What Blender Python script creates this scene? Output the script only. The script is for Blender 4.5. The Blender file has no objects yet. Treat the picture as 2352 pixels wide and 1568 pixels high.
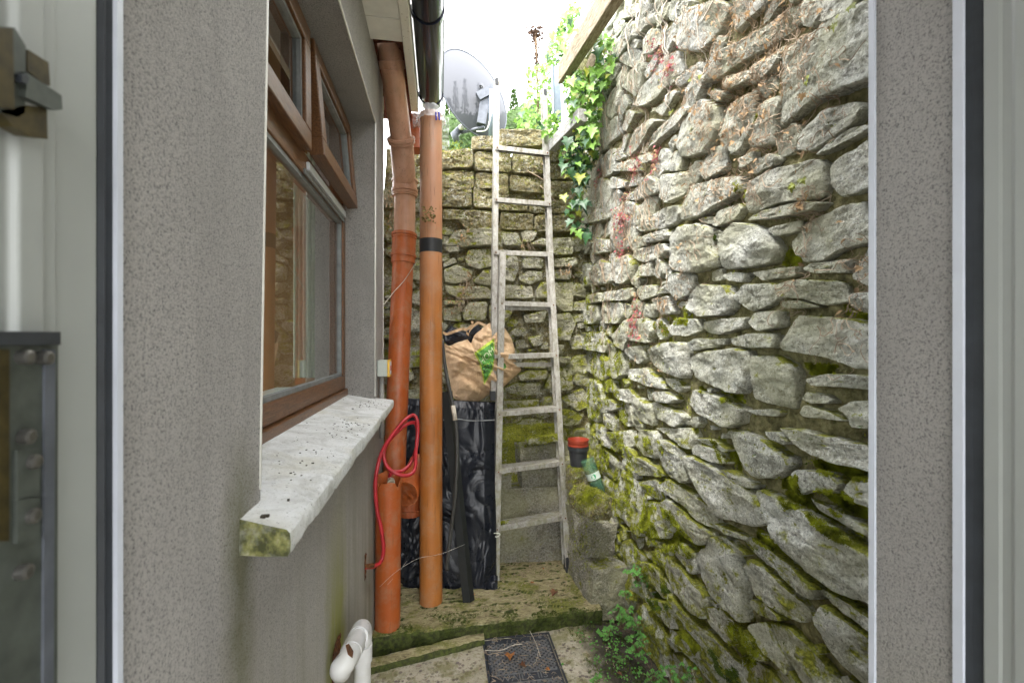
import bpy, math, random
import numpy as np
from mathutils import Vector, Matrix, noise
from mathutils.bvhtree import BVHTree
random.seed(7); RN = np.random.RandomState(11)
C = bpy.context.scene.collection
SC = bpy.context.scene
R = math.radians

# ------------------------------------------------------------------ camera, sky, sun, exposure
EYE = Vector((0, 0, 1.36)); YAW = R(9.0)
cam = bpy.data.cameras.new('camera'); camo = bpy.data.objects.new('camera', cam); C.objects.link(camo)
camo.location = EYE; camo.rotation_euler = (R(90), 0, -YAW)
cam.lens = 16.0; cam.sensor_width = 36; cam.clip_start = 0.02; cam.clip_end = 500
cam.dof.use_dof = True; cam.dof.focus_distance = 2.0; cam.dof.aperture_fstop = 6.3
SC.camera = camo
W = bpy.data.worlds.new('World'); SC.world = W; W.use_nodes = True
SUN_EL, SUN_AZ = R(58), R(200)
nt = W.node_tree; bg = nt.nodes['Background']
sky = nt.nodes.new('ShaderNodeTexSky'); sky.sky_type = 'NISHITA'; sky.sun_disc = False
sky.sun_elevation = SUN_EL; sky.sun_rotation = SUN_AZ; sky.dust_density = 5; sky.air_density = 1.0
mx = nt.nodes.new('ShaderNodeMix'); mx.data_type = 'RGBA'; mx.inputs[0].default_value = 0.8
nt.links.new(sky.outputs[0], mx.inputs[6]); mx.inputs[7].default_value = (10.6, 10.7, 10.8, 1)   # cloud deck
nt.links.new(mx.outputs[2], bg.inputs[0]); bg.inputs[1].default_value = 0.12
sl = bpy.data.lights.new('sun', 'SUN'); so = bpy.data.objects.new('sun', sl); C.objects.link(so)
sl.energy = 1.0; sl.angle = R(14); sl.color = (1, 0.97, 0.92)
sd = Vector((-0.35, -0.45, 0.95)).normalized()
so.rotation_euler = sd.to_track_quat('Z', 'Y').to_euler()
SC.view_settings.view_transform = 'Standard'; SC.view_settings.look = 'None'
SC.view_settings.gamma = 1; SC.view_settings.use_curve_mapping = False
SC.view_settings.exposure = 2.82

# ------------------------------------------------------------------ measuring: picture point -> place
FW = Vector((math.sin(YAW), math.cos(YAW), 0)); RT = Vector((math.cos(YAW), -math.sin(YAW), 0)); UP = Vector((0, 0, 1))
def ray(x, y): return FW + RT*((x-1176)/1045) + UP*((782-y)/1045)
def P(x, y, zc): return EYE + ray(x, y)*zc
def PX(x, y, X): d = ray(x, y); return EYE + d*(X/d.x)
def PY(x, y, Y): d = ray(x, y); return EYE + d*(Y/d.y)
def PZ(x, y, Z): d = ray(x, y); return EYE + d*((Z-EYE.z)/d.z)
def crop(ox, oy, s, pts): return [((ox+a/s)*.98, (oy+b/s)*.98) for a, b in pts]

# ------------------------------------------------------------------ scene tree helpers
def link(o, parent=None, **k):
    C.objects.link(o)
    if parent is not None: o.parent = parent
    for a, b in k.items(): o[a] = b
    return o
def thing(name, label, cat, loc=(0, 0, 0), group=None):
    o = bpy.data.objects.new(name, None); o.empty_display_size = .05; o.location = loc; link(o)
    o['label'] = label; o['category'] = cat
    if group: o['group'] = group
    bpy.context.view_layer.update()
    return o
def mobj(name, V, F, mat, parent=None, smooth=False, auto=None, **k):
    me = bpy.data.meshes.new(name)
    if isinstance(V, np.ndarray): V = V.tolist()
    if isinstance(F, np.ndarray): F = F.tolist()
    off = Vector((0, 0, 0))
    if parent is not None:
        p = parent
        while p is not None: off += p.location; p = p.parent
    V = [(v[0]-off.x, v[1]-off.y, v[2]-off.z) for v in V]
    me.from_pydata(V, [], F); me.update()
    if mat: me.materials.append(mat)
    if smooth: me.polygons.foreach_set('use_smooth', [True]*len(me.polygons))
    if auto is not None:
        me.polygons.foreach_set('use_smooth', [True]*len(me.polygons)); me.set_sharp_from_angle(angle=R(auto))
    return link(bpy.data.objects.new(name, me), parent, **k)
def top(o, label, cat, group=None):
    o['label'] = label; o['category'] = cat
    if group: o['group'] = group
    return o
class MB:
    def __init__(s): s.v = []; s.f = []
    def add(s, V, F):
        n = len(s.v); s.v += [tuple(v) for v in V]; s.f += [[i+n for i in f] for f in F]; return s
    def box(s, a, b, M=None):
        (x0, y0, z0), (x1, y1, z1) = a, b
        V = [(x0,y0,z0),(x1,y0,z0),(x1,y1,z0),(x0,y1,z0),(x0,y0,z1),(x1,y0,z1),(x1,y1,z1),(x0,y1,z1)]
        if M is not None: V = [M @ Vector(v) for v in V]
        return s.add(V, [(0,3,2,1),(4,5,6,7),(0,1,5,4),(1,2,6,5),(2,3,7,6),(3,0,4,7)])
    def prism(s, poly, z0, z1, M=None):     # poly in xy
        n = len(poly); V = [(x, y, z0) for x, y in poly]+[(x, y, z1) for x, y in poly]
        if M is not None: V = [M @ Vector(v) for v in V]
        return s.add(V, [list(range(n))[::-1], list(range(n, 2*n))]+[(i, (i+1) % n, n+(i+1) % n, n+i) for i in range(n)])
    def tube(s, path, rad, n=12, caps=True, hollow=0):
        path = [Vector(p) for p in path]; m = len(path)
        if not hasattr(rad, '__len__'): rad = [rad]*m
        V = []; t0 = (path[1]-path[0]).normalized(); a = t0.orthogonal().normalized()
        for i, p in enumerate(path):
            t = (path[min(i+1, m-1)]-path[max(i-1, 0)])
            if t.length < 1e-9: t = t0
            t = t.normalized(); a = (a - t*a.dot(t)).normalized(); b = t.cross(a); t0 = t
            for k in range(n):
                c = 2*math.pi*k/n; V.append(p+(a*math.cos(c)+b*math.sin(c))*rad[i])
        F = [(i*n+k, i*n+(k+1) % n, (i+1)*n+(k+1) % n, (i+1)*n+k) for i in range(m-1) for k in range(n)]
        if caps: F += [list(range(n))[::-1], list(range((m-1)*n, m*n))]
        return s.add(V, F)
    def build(s, name, mat, parent=None, **k): return mobj(name, s.v, s.f, mat, parent, **k)
def bevel(o, w, seg=2):
    m = o.modifiers.new('bevel', 'BEVEL'); m.width = w; m.segments = seg; m.limit_method = 'ANGLE'; m.angle_limit = R(40)
    return o
def pipe_path(a, b, steps, prof):   # straight pipe from a to b with (t, radius) profile -> path, radii
    a = Vector(a); b = Vector(b); return [a+(b-a)*t for t, r in prof], [r for t, r in prof]
def smooth_path(pts, k=6):
    pts = [Vector(p) for p in pts]; out = []
    for i in range(len(pts)-1):
        p0 = pts[max(i-1, 0)]; p1 = pts[i]; p2 = pts[i+1]; p3 = pts[min(i+2, len(pts)-1)]
        for j in range(k):
            t = j/k
            out.append(0.5*((2*p1)+(p2-p0)*t+(2*p0-5*p1+4*p2-p3)*t*t+(-p0+3*p1-3*p2+p3)*t**3))
    return out+[pts[-1]]
def fr(p, s=1.0, o=4): return noise.fractal(Vector(p)*s, 1.0, 2.0, o)

# ------------------------------------------------------------------ materials
class NT:
    def __init__(s, name):
        s.m = bpy.data.materials.new(name); s.m.use_nodes = True; s.t = s.m.node_tree; s.b = s.t.nodes['Principled BSDF']
        s.out = s.t.nodes['Material Output']; s.tc = s.n('TexCoord'); s.geo = s.n('NewGeometry')
    def n(s, ty, **k):
        x = s.t.nodes.new('ShaderNode'+ty)
        for a, b in k.items(): setattr(x, a, b)
        return x
    def l(s, a, b): s.t.links.new(a, b)
    def pos(s, scale=(1, 1, 1), rot=(0, 0, 0)):
        m = s.n('Mapping'); s.l(s.geo.outputs['Position'], m.inputs[0]); m.inputs['Scale'].default_value = scale; m.inputs['Rotation'].default_value = rot
        return m.outputs[0]
    def noise(s, scale, detail=5, rough=.6, vec=None, dist=0):
        x = s.n('TexNoise'); x.inputs['Scale'].default_value = scale; x.inputs['Detail'].default_value = detail
        x.inputs['Roughness'].default_value = rough; x.inputs['Distortion'].default_value = dist
        s.l(vec if vec is not None else s.pos(), x.inputs['Vector']); return x.outputs[0]
    def voro(s, scale, vec=None, feature='F1', out=0):
        x = s.n('TexVoronoi', feature=feature); x.inputs['Scale'].default_value = scale
        s.l(vec if vec is not None else s.pos(), x.inputs['Vector']); return x.outputs[out]
    def ramp(s, fac, *st):
        x = s.n('ValToRGB'); e = x.color_ramp.elements
        while len(e) < len(st): e.new(.5)
        for i, (p, c) in enumerate(st):
            e[i].position = p; e[i].color = (c, c, c, 1) if not hasattr(c, '__len__') else (*c, 1)
        s.l(fac, x.inputs[0]); return x.outputs[0]
    def mix(s, f, a, b, mode='MIX'):
        x = s.n('Mix', data_type='RGBA', blend_type=mode)
        for v, i in ((f, 0), (a, 6), (b, 7)):
            if hasattr(v, 'is_linked') or hasattr(v, 'links'): s.l(v, x.inputs[i])
            elif i == 0: x.inputs[0].default_value = v
            else: x.inputs[i].default_value = (*v, 1)
        return x.outputs[2]
    def math(s, op, a, b=0.0, clamp=False):
        x = s.n('Math', operation=op, use_clamp=clamp)
        for v, i in ((a, 0), (b, 1)):
            if hasattr(v, 'links'): s.l(v, x.inputs[i])
            else: x.inputs[i].default_value = v
        return x.outputs[0]
    def col(s, c):
        if hasattr(c, 'links'): s.l(c, s.b.inputs['Base Color'])
        else: s.b.inputs['Base Color'].default_value = (*c, 1)
    def set(s, **k):
        for a, v in k.items():
            i = s.b.inputs[a.replace('_', ' ')]
            if hasattr(v, 'links'): s.l(v, i)
            else: i.default_value = v
    def bump(s, h, dist=.01, st=1.0, prev=None):
        x = s.n('Bump'); x.inputs['Distance'].default_value = dist; x.inputs['Strength'].default_value = st
        s.l(h, x.inputs['Height'])
        if prev is not None: s.l(prev, x.inputs['Normal'])
        s.l(x.outputs[0], s.b.inputs['Normal']); return x.outputs[0]
    def sep(s, v):
        x = s.n('SeparateXYZ'); s.l(v, x.inputs[0]); return x.outputs

def simple(name, c, rough=.5, metal=0, var=.25, scale=30, bump=0, coat=0):
    t = NT(name); n = t.noise(scale)
    t.col(t.mix(t.ramp(n, (.3, 0.0), (.7, 1.0)), tuple(x*(1-var) for x in c), tuple(min(1, x*(1+var)) for x in c)))
    t.set(Roughness=rough, Metallic=metal)
    if bump: t.bump(n, bump)
    return t.m

def stone_mat(name, light, dark, moss=.5, lichen=.5, bed=0.0, hi=1.0):
    t = NT(name)
    oi = t.n('ObjectInfo')
    g = t.pos((1, .75, 1.4) if hi else (1, 1, 1), (bed, 0, 0))
    a = t.noise(9, 8, .62, g, .6); b = t.noise(70, 6, .7, g); c = t.noise(3.2, 3)
    base = t.mix(t.ramp(a, (.30, dark), (.5, tuple((x+y)/2 for x, y in zip(light, dark))), (.62, light)), (0, 0, 0), (0, 0, 0)) if 0 else t.ramp(a, (.30, dark), (.5, tuple(x*.62+y*.38 for x, y in zip(light, dark))), (.64, light))
    base = t.mix(t.ramp(b, (.36, .75), (.52, 0.0)), base, tuple(x*.42 for x in dark))
    rv = t.ramp(oi.outputs['Random'], (0, (.72, .72, .68)), (.35, (.95, .93, .86)), (.7, (1.05, 1.03, .98)), (1, (1.12, 1.12, 1.12)))
    base = t.mix(1.0, base, rv, 'MULTIPLY')
    ck = t.voro(26, g, 'DISTANCE_TO_EDGE'); ckm = t.math('MULTIPLY', t.ramp(ck, (.0, 1.0), (.035, 0.0)), t.ramp(t.noise(6, 4), (.45, 0.0), (.6, .75)))
    base = t.mix(ckm, base, tuple(x*.35 for x in dark))
    spk = t.noise(95, 5, .8); base = t.mix(t.ramp(spk, (.48, 0.0), (.58, .75)), base, tuple(min(1, x*1.25) for x in light))
    base = t.mix(t.ramp(t.noise(150, 4, .8), (.36, .9), (.44, 0.0)), base, tuple(x*.35 for x in dark))
    li = t.ramp(t.noise(22, 6, .75, None, 1.0), (.54, 0.0), (.60, 1.0))
    li2 = t.math('MULTIPLY', li, lichen)
    base = t.mix(li2, base, (.72, .73, .66))
    # ochre / olive algae film
    base = t.mix(t.math('MULTIPLY', t.ramp(c, (.42, 0.0), (.62, 1.0)), .50), base, (.44, .43, .22))
    if not hi: base = t.mix(t.ramp(t.noise(34, 6, .8, None, .6), (.44, 0.0), (.52, .8)), base, t.ramp(t.noise(75, 5, .8), (.38, (.07, .055, .02)), (.5, (.22, .17, .05)), (.65, (.40, .34, .14))))
    # moss on ledges and in the damp low part
    nz = t.sep(t.geo.outputs['Normal'])[2]
    px = t.sep(t.geo.outputs['Position'])
    m1 = t.noise(13, 7, .72)
    low = t.ramp(t.math('MULTIPLY', px[2], .4), (.0, .22), (.45, .04), (.75, 0.0))
    far = t.ramp(t.math('MULTIPLY', t.math('SUBTRACT', px[1], 1.2), .5), (.3, 0.0), (.85, .10))
    m = t.math('ADD', m1, t.math('MULTIPLY', nz, .16)); m = t.math('ADD', m, t.math('ADD', low, far))
    m = t.math('ADD', m, (moss-.5)*.5)
    mk = t.ramp(m, (.66, 0.0), (.76, 1.0))
    mc = t.ramp(t.noise(120, 3), (.3, (.11, .12, .010)), (.6, (.34, .35, .03)), (.75, (.48, .46, .06)))
    t.col(t.mix(mk, base, mc)); t.set(Roughness=.93)
    h = t.math('ADD', t.math('MULTIPLY', a, 1.0), t.math('MULTIPLY', b, .85)); h = t.math('ADD', h, t.math('MULTIPLY', ckm, -.25))
    n1 = t.bump(h, .034, 1.0)
    h2 = t.math('ADD', t.noise(230, 3, .7, g), t.math('MULTIPLY', mk, t.noise(190, 2)))
    t.bump(h2, .006, .7, n1)
    return t.m

def render_mat(name, base, stain=True, scale=600):
    t = NT(name)
    v = t.noise(scale*.62, 4, .7); v2 = t.noise(scale*.3, 2, .5)
    h = t.math('ADD', v, t.math('MULTIPLY', v2, .35))
    f = t.ramp(h, (.54, tuple(x*.34 for x in base)), (.62, tuple(x*.84 for x in base)), (.72, tuple(x*1.05 for x in base)))
    c = t.mix(t.ramp(t.noise(2.3, 6, .65), (.35, .34), (.62, 0.0)), f, tuple(x*.55 for x in base))
    streak = t.noise(1, 5, .6, t.pos((9, 9, .8)))
    px = t.sep(t.geo.outputs['Position'])
    if stain:
        lowz = t.ramp(t.math('MULTIPLY', px[2], 1), (.25, 1.0), (1.0, 0.0))
        k = t.math('MULTIPLY', t.ramp(streak, (.46, 0.0), (.60, 1.0)), lowz)
        # algae patch under and around the near end of the sill
        dy = t.math('ABSOLUTE', t.math('SUBTRACT', px[1], .725)); dyk = t.ramp(t.math('ADD', dy, t.math('MULTIPLY', t.noise(16), .08)), (.045, 1.0), (.11, 0.0))
        zk = t.ramp(px[2], (.35, 0.0), (.95, 1.0)); zt = t.ramp(t.math('MULTIPLY', px[2], .5), (.56, 1.0), (.62, 0.0))
        k2 = t.math('MULTIPLY', t.math('MULTIPLY', dyk, zk), zt)
        k = t.math('MAXIMUM', k, t.math('MULTIPLY', k2, .9))
        d3 = t.math('ABSOLUTE', t.math('SUBTRACT', px[1], 1.36)); k3 = t.math('MULTIPLY', t.ramp(t.math('ADD', d3, t.math('MULTIPLY', t.noise(14, 5), .10)), (.10, 1.0), (.20, 0.0)), t.ramp(px[2], (.50, 1.0), (.95, 0.0)))
        k3 = t.math('MULTIPLY', k3, t.ramp(t.noise(1, 4, .6, t.pos((25, 25, 2))), (.30, .5), (.50, 1.0)))
        c = t.mix(t.math('MULTIPLY', k, .8), c, (.17, .17, .04)); c = t.mix(t.ramp(px[2], (.5, .45), (1.1, 0.0)), c, (.66, .62, .48)); c = t.mix(t.math('MULTIPLY', k3, 1.0), c, (.42, .42, .05))
    c = t.mix(t.math('MULTIPLY', t.ramp(streak, (.38, 1.0), (.48, 0.0)), .14), c, tuple(x*.45 for x in base))
    t.col(c); t.set(Roughness=.9); t.bump(h, .03, 1.0)
    return t.m

M = {}
M['stone'] = stone_mat('grey schist', (.78, .785, .73), (.36, .36, .30), moss=.53, lichen=.8)
M['stone_back'] = stone_mat('mossy schist', (.62, .60, .49), (.26, .25, .18), moss=.56, lichen=.5)
M['block_moss'] = stone_mat('mossy block', (.46, .44, .34), (.18, .16, .10), moss=.42, lichen=.9, hi=0)
M['concrete'] = stone_mat('weathered concrete', (.46, .44, .38), (.22, .205, .165), moss=.10, lichen=.15, hi=1)
t = NT('earth mortar'); n = t.noise(30, 6, .7)
t.col(t.ramp(n, (.3, (.06, .055, .02)), (.5, (.22, .20, .09)), (.7, (.42, .38, .20)))); t.set(Roughness=1); t.bump(n, .03); M['mortar'] = t.m
M['render'] = render_mat('pebbledash', (.72, .685, .64))
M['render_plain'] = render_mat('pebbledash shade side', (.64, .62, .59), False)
t = NT('sill concrete'); a = t.noise(11, 8, .7, t.pos((1, 1, 1)), 1); b = t.noise(160, 4, .8)
px = t.sep(t.geo.outputs['Position'])
c = t.ramp(a, (.3, (.40, .40, .37)), (.55, (.66, .67, .66)), (.7, (.74, .75, .75)))
c = t.mix(t.math('MULTIPLY', t.ramp(t.noise(6, 4), (.5, 0.0), (.68, 1.0)), .35), c, (.50, .47, .32))
c = t.mix(t.ramp(b, (.34, 1.0), (.39, 0.0)), c, (.10, .10, .09))
endk = t.math('MULTIPLY', t.ramp(t.math('MULTIPLY', t.sep(t.geo.outputs['Normal'])[1], -1.0), (.5, 0.0), (.7, 1.0)), t.ramp(t.noise(40, 4), (.3, .6), (.5, 1.0)))
c = t.mix(endk, c, t.ramp(t.noise(50, 4), (.4, (.06, .065, .02)), (.6, (.24, .24, .08)), (.75, (.45, .42, .28))))
t.col(c); t.set(Roughness=.85); t.bump(t.noise(60, 6, .7), .006); M['sill'] = t.m
# timber-effect window frame
t = NT('woodgrain foil'); g = t.noise(60, 5, .6, t.pos((3, .35, 3)))
t.col(t.ramp(g, (.3, (.065, .027, .010)), (.6, (.145, .065, .024)), (.8, (.21, .105, .045)))); t.set(Roughness=.34); t.bump(g, .0015); M['foil'] = t.m
M['gasket'] = simple('grey gasket', (.16, .17, .17), .5)
M['white_strip'] = simple('white vent strip', (.62, .65, .68), .4, var=.08)
t = NT('glass pane'); tr = t.n('BsdfTransparent'); gl = t.n('BsdfGlossy'); gl.inputs['Roughness'].default_value = .015
tr.inputs[0].default_value = (.86, .92, .88, 1)
fz = t.n('Fresnel'); fz.inputs[0].default_value = 3.0; ms = t.n('MixShader')
t.l(fz.outputs[0], ms.inputs[0]); t.l(tr.outputs[0], ms.inputs[1]); t.l(gl.outputs[0], ms.inputs[2]); t.l(ms.outputs[0], t.out.inputs[0]); M['glass'] = t.m
M['pvc_white'] = simple('aged white boards', (.70, .69, .63), .45, var=.08, scale=14)
t = NT('fascia paint'); c = t.mix(t.ramp(t.noise(90, 4, .7), (.34, 1.0), (.37, 0.0)), (.68, .66, .58), (.20, .15, .09)); t.col(c); t.set(Roughness=.5); M['fascia'] = t.m
M['gutter'] = simple('black gutter', (.014, .018, .032), .17, var=.3, scale=8)
M['slate'] = simple('roof slate', (.06, .065, .075), .7, bump=.01)
M['rust_foam'] = simple('rusty brown lining', (.17, .05, .025), .9, var=.6, scale=60, bump=.03)
def terracotta(name, c1, c2, faded=.0, rough=.38, grime=.3):
    t = NT(name); s = t.noise(1, 6, .65, t.pos((30, 30, 1.2))); b = t.noise(5, 5)
    c = t.mix(t.ramp(b, (.35, 0.0), (.65, 1.0)), c1, c2)
    c = t.mix(t.math('MULTIPLY', t.ramp(s, (.50, 0.0), (.68, 1.0)), grime), c, (.13, .06, .015))
    px = t.sep(t.geo.outputs['Position'])
    if faded:
        z = t.ramp(t.math('MULTIPLY', px[2], .3), (.45, 0.0), (.62, 1.0))
        c = t.mix(t.math('MULTIPLY', z, faded), c, (.48, .27, .18))
    c = t.mix(t.ramp(t.noise(170, 2, .8), (.24, 1.0), (.27, 0.0)), c, (.04, .02, .01))
    c = t.mix(t.math('MULTIPLY', t.ramp(t.noise(12, 7, .75), (.48, 0.0), (.66, 1.0)), .4), c, (.36, .25, .16))
    c = t.mix(t.math('MULTIPLY', t.ramp(t.noise(1, 4, .7, t.pos((160, 160, 6))), (.60, 0.0), (.66, 1.0)), .5), c, (.10, .05, .02))
    t.col(c); t.set(Roughness=t.ramp(t.noise(9, 5), (.3, rough), (.7, rough+.25))); t.bump(s, .001); return t.m
M['orange'] = terracotta('orange drain plastic', (.40, .085, .014), (.46, .11, .022))
M['orange_faded'] = terracotta('faded orange drain plastic', (.46, .23, .13), (.56, .33, .23), .0, .32, .25)
M['orange_long'] = terracotta('long orange pipe plastic', (.38, .125, .022), (.44, .16, .035), .6, .36, .45)
M['orange_dull'] = terracotta('dull orange plastic', (.32, .06, .012), (.36, .08, .018), 0, .45, .3)
M['pipe_dark'] = simple('pipe bore', (.10, .03, .012), .6)
M['tape'] = simple('black tape', (.015, .016, .018), .4)
M['hose'] = simple('red hose rubber', (.40, .020, .028), .3, var=.2, scale=25)
M['brass'] = simple('pale hose fitting', (.45, .42, .32), .4, .3)
M['rust'] = simple('rust', (.15, .055, .015), .95, var=.85, scale=120, bump=.01)
t = NT('white waste pipe plastic'); c = t.mix(t.ramp(t.noise(26, 4, .7), (.30, 1.0), (.335, 0.0)), (.66, .66, .66), (.20, .10, .04))
t.col(t.mix(t.ramp(t.noise(5, 5), (.42, 0.0), (.7, .55)), c, (.36, .35, .26))); t.set(Roughness=.33); M['waste'] = t.m
M['box_grey'] = simple('grey plastic box', (.48, .52, .47), .4, var=.05)
M['sticker'] = simple('yellow edge sticker', (.75, .45, .05), .5, var=.2)
M['sticker_w'] = simple('white sticker', (.75, .7, .7), .5, var=.1)
M['red'] = simple('red print', (.5, .04, .03), .5)
M['conduit'] = simple('grey conduit', (.35, .34, .32), .5)
t = NT('black polythene'); n = t.noise(14, 4, .6)
t.col(t.mix(t.ramp(t.noise(300, 2, .8), (.70, 0.0), (.74, 1.0)), (.010, .012, .017), (.35, .30, .22)))
t.set(Roughness=t.ramp(n, (.3, .22), (.7, .42))); t.set(**{'Specular_IOR_Level': .32}); M['poly'] = t.m
M['black_bar'] = simple('black plastic bar', (.012, .014, .014), .5)
t = NT('kraft paper'); n = t.noise(18, 7, .7, None, .8)
t.col(t.ramp(n, (.3, (.42, .26, .14)), (.55, (.60, .42, .25)), (.75, (.70, .54, .36)))); t.set(Roughness=.8); t.bump(t.noise(30, 8, .6, None, 1.5), .010, .8); M['kraft'] = t.m
M['green_print'] = simple('green print', (.10, .30, .06), .8, var=.45, scale=30)
M['lime_edge'] = simple('lime print edge', (.42, .55, .06), .8, var=.2)
M['print_white'] = simple('pale print letters', (.66, .74, .5), .8, var=.1)
M['print_black'] = simple('black print letters', (.02, .03, .02), .8)
t = NT('weathered aluminium'); n = t.noise(45, 5, .75, t.pos((1, 1, .5)))
c = t.ramp(n, (.33, (.16, .14, .10)), (.42, (.28, .265, .23)), (.6, (.42, .41, .38)), (.75, (.52, .52, .50)))
px = t.sep(t.geo.outputs['Position']); lowk = t.ramp(t.math('MULTIPLY', px[2], .5), (.1, .55), (.75, .05))
c = t.mix(t.math('MULTIPLY', t.ramp(t.noise(16, 5, .7), (.45, 0.0), (.6, 1.0)), lowk), c, (.24, .24, .10))
c = t.mix(t.ramp(t.noise(120, 3, .8), (.66, 0.0), (.7, 1.0)), c, (.05, .04, .03))
t.col(c); t.set(Roughness=.55, Metallic=.25); t.bump(n, .002); M['alu'] = t.m
M['galv'] = simple('galvanised steel', (.22, .27, .33), .45, .5, var=.12)
M['rubber'] = simple('black rubber foot', (.02, .022, .025), .6)
M['pot_black'] = simple('black pot plastic', (.03, .033, .037), .42)
M['pot_red'] = simple('red brown pot plastic', (.30, .045, .022), .4, var=.1)
t = NT('green bottle plastic'); t.col((.10, .22, .13)); t.set(Roughness=.08, Alpha=.42); M['bottle'] = t.m
M['water'] = simple('murky bottle content', (.02, .035, .03), .2)
M['label_pale'] = simple('pale bottle label', (.50, .58, .52), .5, var=.1); M['label_green'] = simple('green leaf print', (.02, .28, .10), .5)
t = NT('old timber'); g = t.noise(40, 6, .65, t.pos((3, .5, 3)))
t.col(t.ramp(g, (.3, (.10, .07, .035)), (.5, (.24, .19, .12)), (.7, (.36, .32, .25)))); t.set(Roughness=.85); t.bump(g, .006); M['timber'] = t.m
t = NT('grey timber'); g = t.noise(40, 6, .65, t.pos((3, .5, 3)))
t.col(t.ramp(g, (.3, (.14, .13, .11)), (.5, (.26, .255, .24)), (.7, (.38, .38, .37)))); t.set(Roughness=.85); t.bump(g, .006); M['timber_grey'] = t.m
def leafm(name, c, trans=.35, rough=.45, var=.35):
    t = NT(name); n = t.noise(25, 3); oi = t.n('ObjectInfo')
    cc = t.mix(t.ramp(n, (.35, 0.0), (.65, 1.0)), tuple(x*(1-var) for x in c), tuple(min(1, x*(1+var)) for x in c))
    t.col(cc); t.set(Roughness=rough)
    tl = t.n('BsdfTranslucent'); t.l(cc, tl.inputs[0]); ms = t.n('MixShader'); ms.inputs[0].default_value = trans
    t.l(t.b.outputs[0], ms.inputs[1]); t.l(tl.outputs[0], ms.inputs[2]); t.l(ms.outputs[0], t.out.inputs[0]); return t.m
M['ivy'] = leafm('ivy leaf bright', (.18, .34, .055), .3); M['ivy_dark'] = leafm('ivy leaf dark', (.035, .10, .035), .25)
M['ivy_yellow'] = leafm('ivy leaf yellow', (.25, .28, .03), .2); M['herb'] = leafm('herb leaf', (.11, .30, .05))
M['red_leaf'] = leafm('red herb leaf', (.40, .11, .12), .35, .6, .5); M['dry_leaf'] = leafm('dry curled leaf', (.38, .25, .13), .3, .8, .4)
M['moss'] = leafm('moss tufts', (.30, .33, .025), .35, .95, .6); M['moss_dark'] = leafm('dark moss', (.10, .15, .02), .3, .95, .5)
M['conifer'] = leafm('conifer spray', (.05, .10, .018), .3, .7, .5); M['stem'] = simple('dry stem', (.40, .31, .22), .9, var=.3)
M['stem_pale'] = simple('pale bare stem', (.50, .45, .37), .9, var=.3); M['stem_brown'] = simple('brown stem', (.14, .09, .05), .9)
M['fallen'] = leafm('fallen leaf orange', (.42, .17, .05), .2, .7, .35); M['fallen_dark'] = leafm('fallen leaf brown', (.16, .07, .03), .15, .7, .3)
t = NT('paving concrete'); a = t.noise(5, 8, .7); b = t.noise(70, 5, .75); v = t.voro(45)
px = t.sep(t.geo.outputs['Position'])
c = t.ramp(a, (.3, (.32, .29, .20)), (.5, (.50, .45, .34)), (.68, (.64, .58, .47)))
c = t.mix(t.ramp(b, (.36, .8), (.47, 0.0)), c, (.13, .12, .08))
pk = t.math('MULTIPLY', t.ramp(v, (.30, 1.0), (.38, 0.0)), t.ramp(t.noise(7, 3), (.44, 0.0), (.52, 1.0)))
c = t.mix(t.math('MULTIPLY', pk, .8), c, t.ramp(t.voro(45, None, 'F1', 1), (.3, (.12, .09, .09)), (.7, (.26, .20, .17))))
c = t.mix(t.math('MULTIPLY', t.ramp(t.noise(9, 6, .7), (.46, 0.0), (.58, 1.0)), .75), c, (.21, .20, .07))
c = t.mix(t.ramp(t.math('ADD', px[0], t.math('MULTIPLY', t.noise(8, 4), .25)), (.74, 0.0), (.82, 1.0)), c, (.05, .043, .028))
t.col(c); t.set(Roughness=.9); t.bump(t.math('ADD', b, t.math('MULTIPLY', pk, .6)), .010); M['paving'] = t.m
t = NT('mossy slab'); a = t.noise(6, 8, .7); b = t.noise(26, 7, .75, t.pos((1, 3, 1)), 1.2); 
c = t.ramp(b, (.34, (.07, .05, .025)), (.42, (.28, .23, .12)), (.55, (.48, .42, .22)), (.70, (.62, .57, .38)))
px = t.sep(t.geo.outputs['Position'])
c = t.mix(t.ramp(a, (.50, 0.0), (.60, .85)), c, t.ramp(t.noise(130, 3), (.35, (.10, .12, .012)), (.65, (.26, .27, .03))))
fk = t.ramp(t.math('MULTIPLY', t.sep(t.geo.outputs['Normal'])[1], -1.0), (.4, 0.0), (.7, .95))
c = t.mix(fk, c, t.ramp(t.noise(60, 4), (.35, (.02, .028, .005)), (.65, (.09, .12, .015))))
t.col(c); t.set(Roughness=.9); t.bump(b, .018); M['slab'] = t.m
M['soil'] = simple('dark soil', (.05, .042, .028), 1, var=.6, scale=50, bump=.02)
M['bank'] = simple('grassy bank', (.07, .11, .025), 1, var=.5, scale=20, bump=.02)
M['iron'] = simple('dark cover', (.038, .043, .055), .38, .1, var=.25, scale=40, bump=.001)
M['iron_rib'] = simple('worn ribs', (.17, .175, .18), .42, .2, var=.35, scale=60)
M['door_pvc'] = simple('shaded door frame plastic', (.30, .315, .30), .4, var=.04, scale=6)  # white plastic in shade; the shade is put into this grey-green
M['door_seal'] = simple('black door seal', (.022, .026, .032), .5); M['bead'] = simple('white corner bead', (.54, .57, .64), .35, var=.03)
M['steel'] = simple('zinc plated steel', (.075, .085, .075), .5, .3, var=.25, scale=50); M['brass_old'] = simple('tarnished brass keep', (.055, .042, .014), .5, .5, var=.6, scale=60)
M['screw'] = simple('screw head', (.16, .155, .145), .35, .8)
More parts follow.
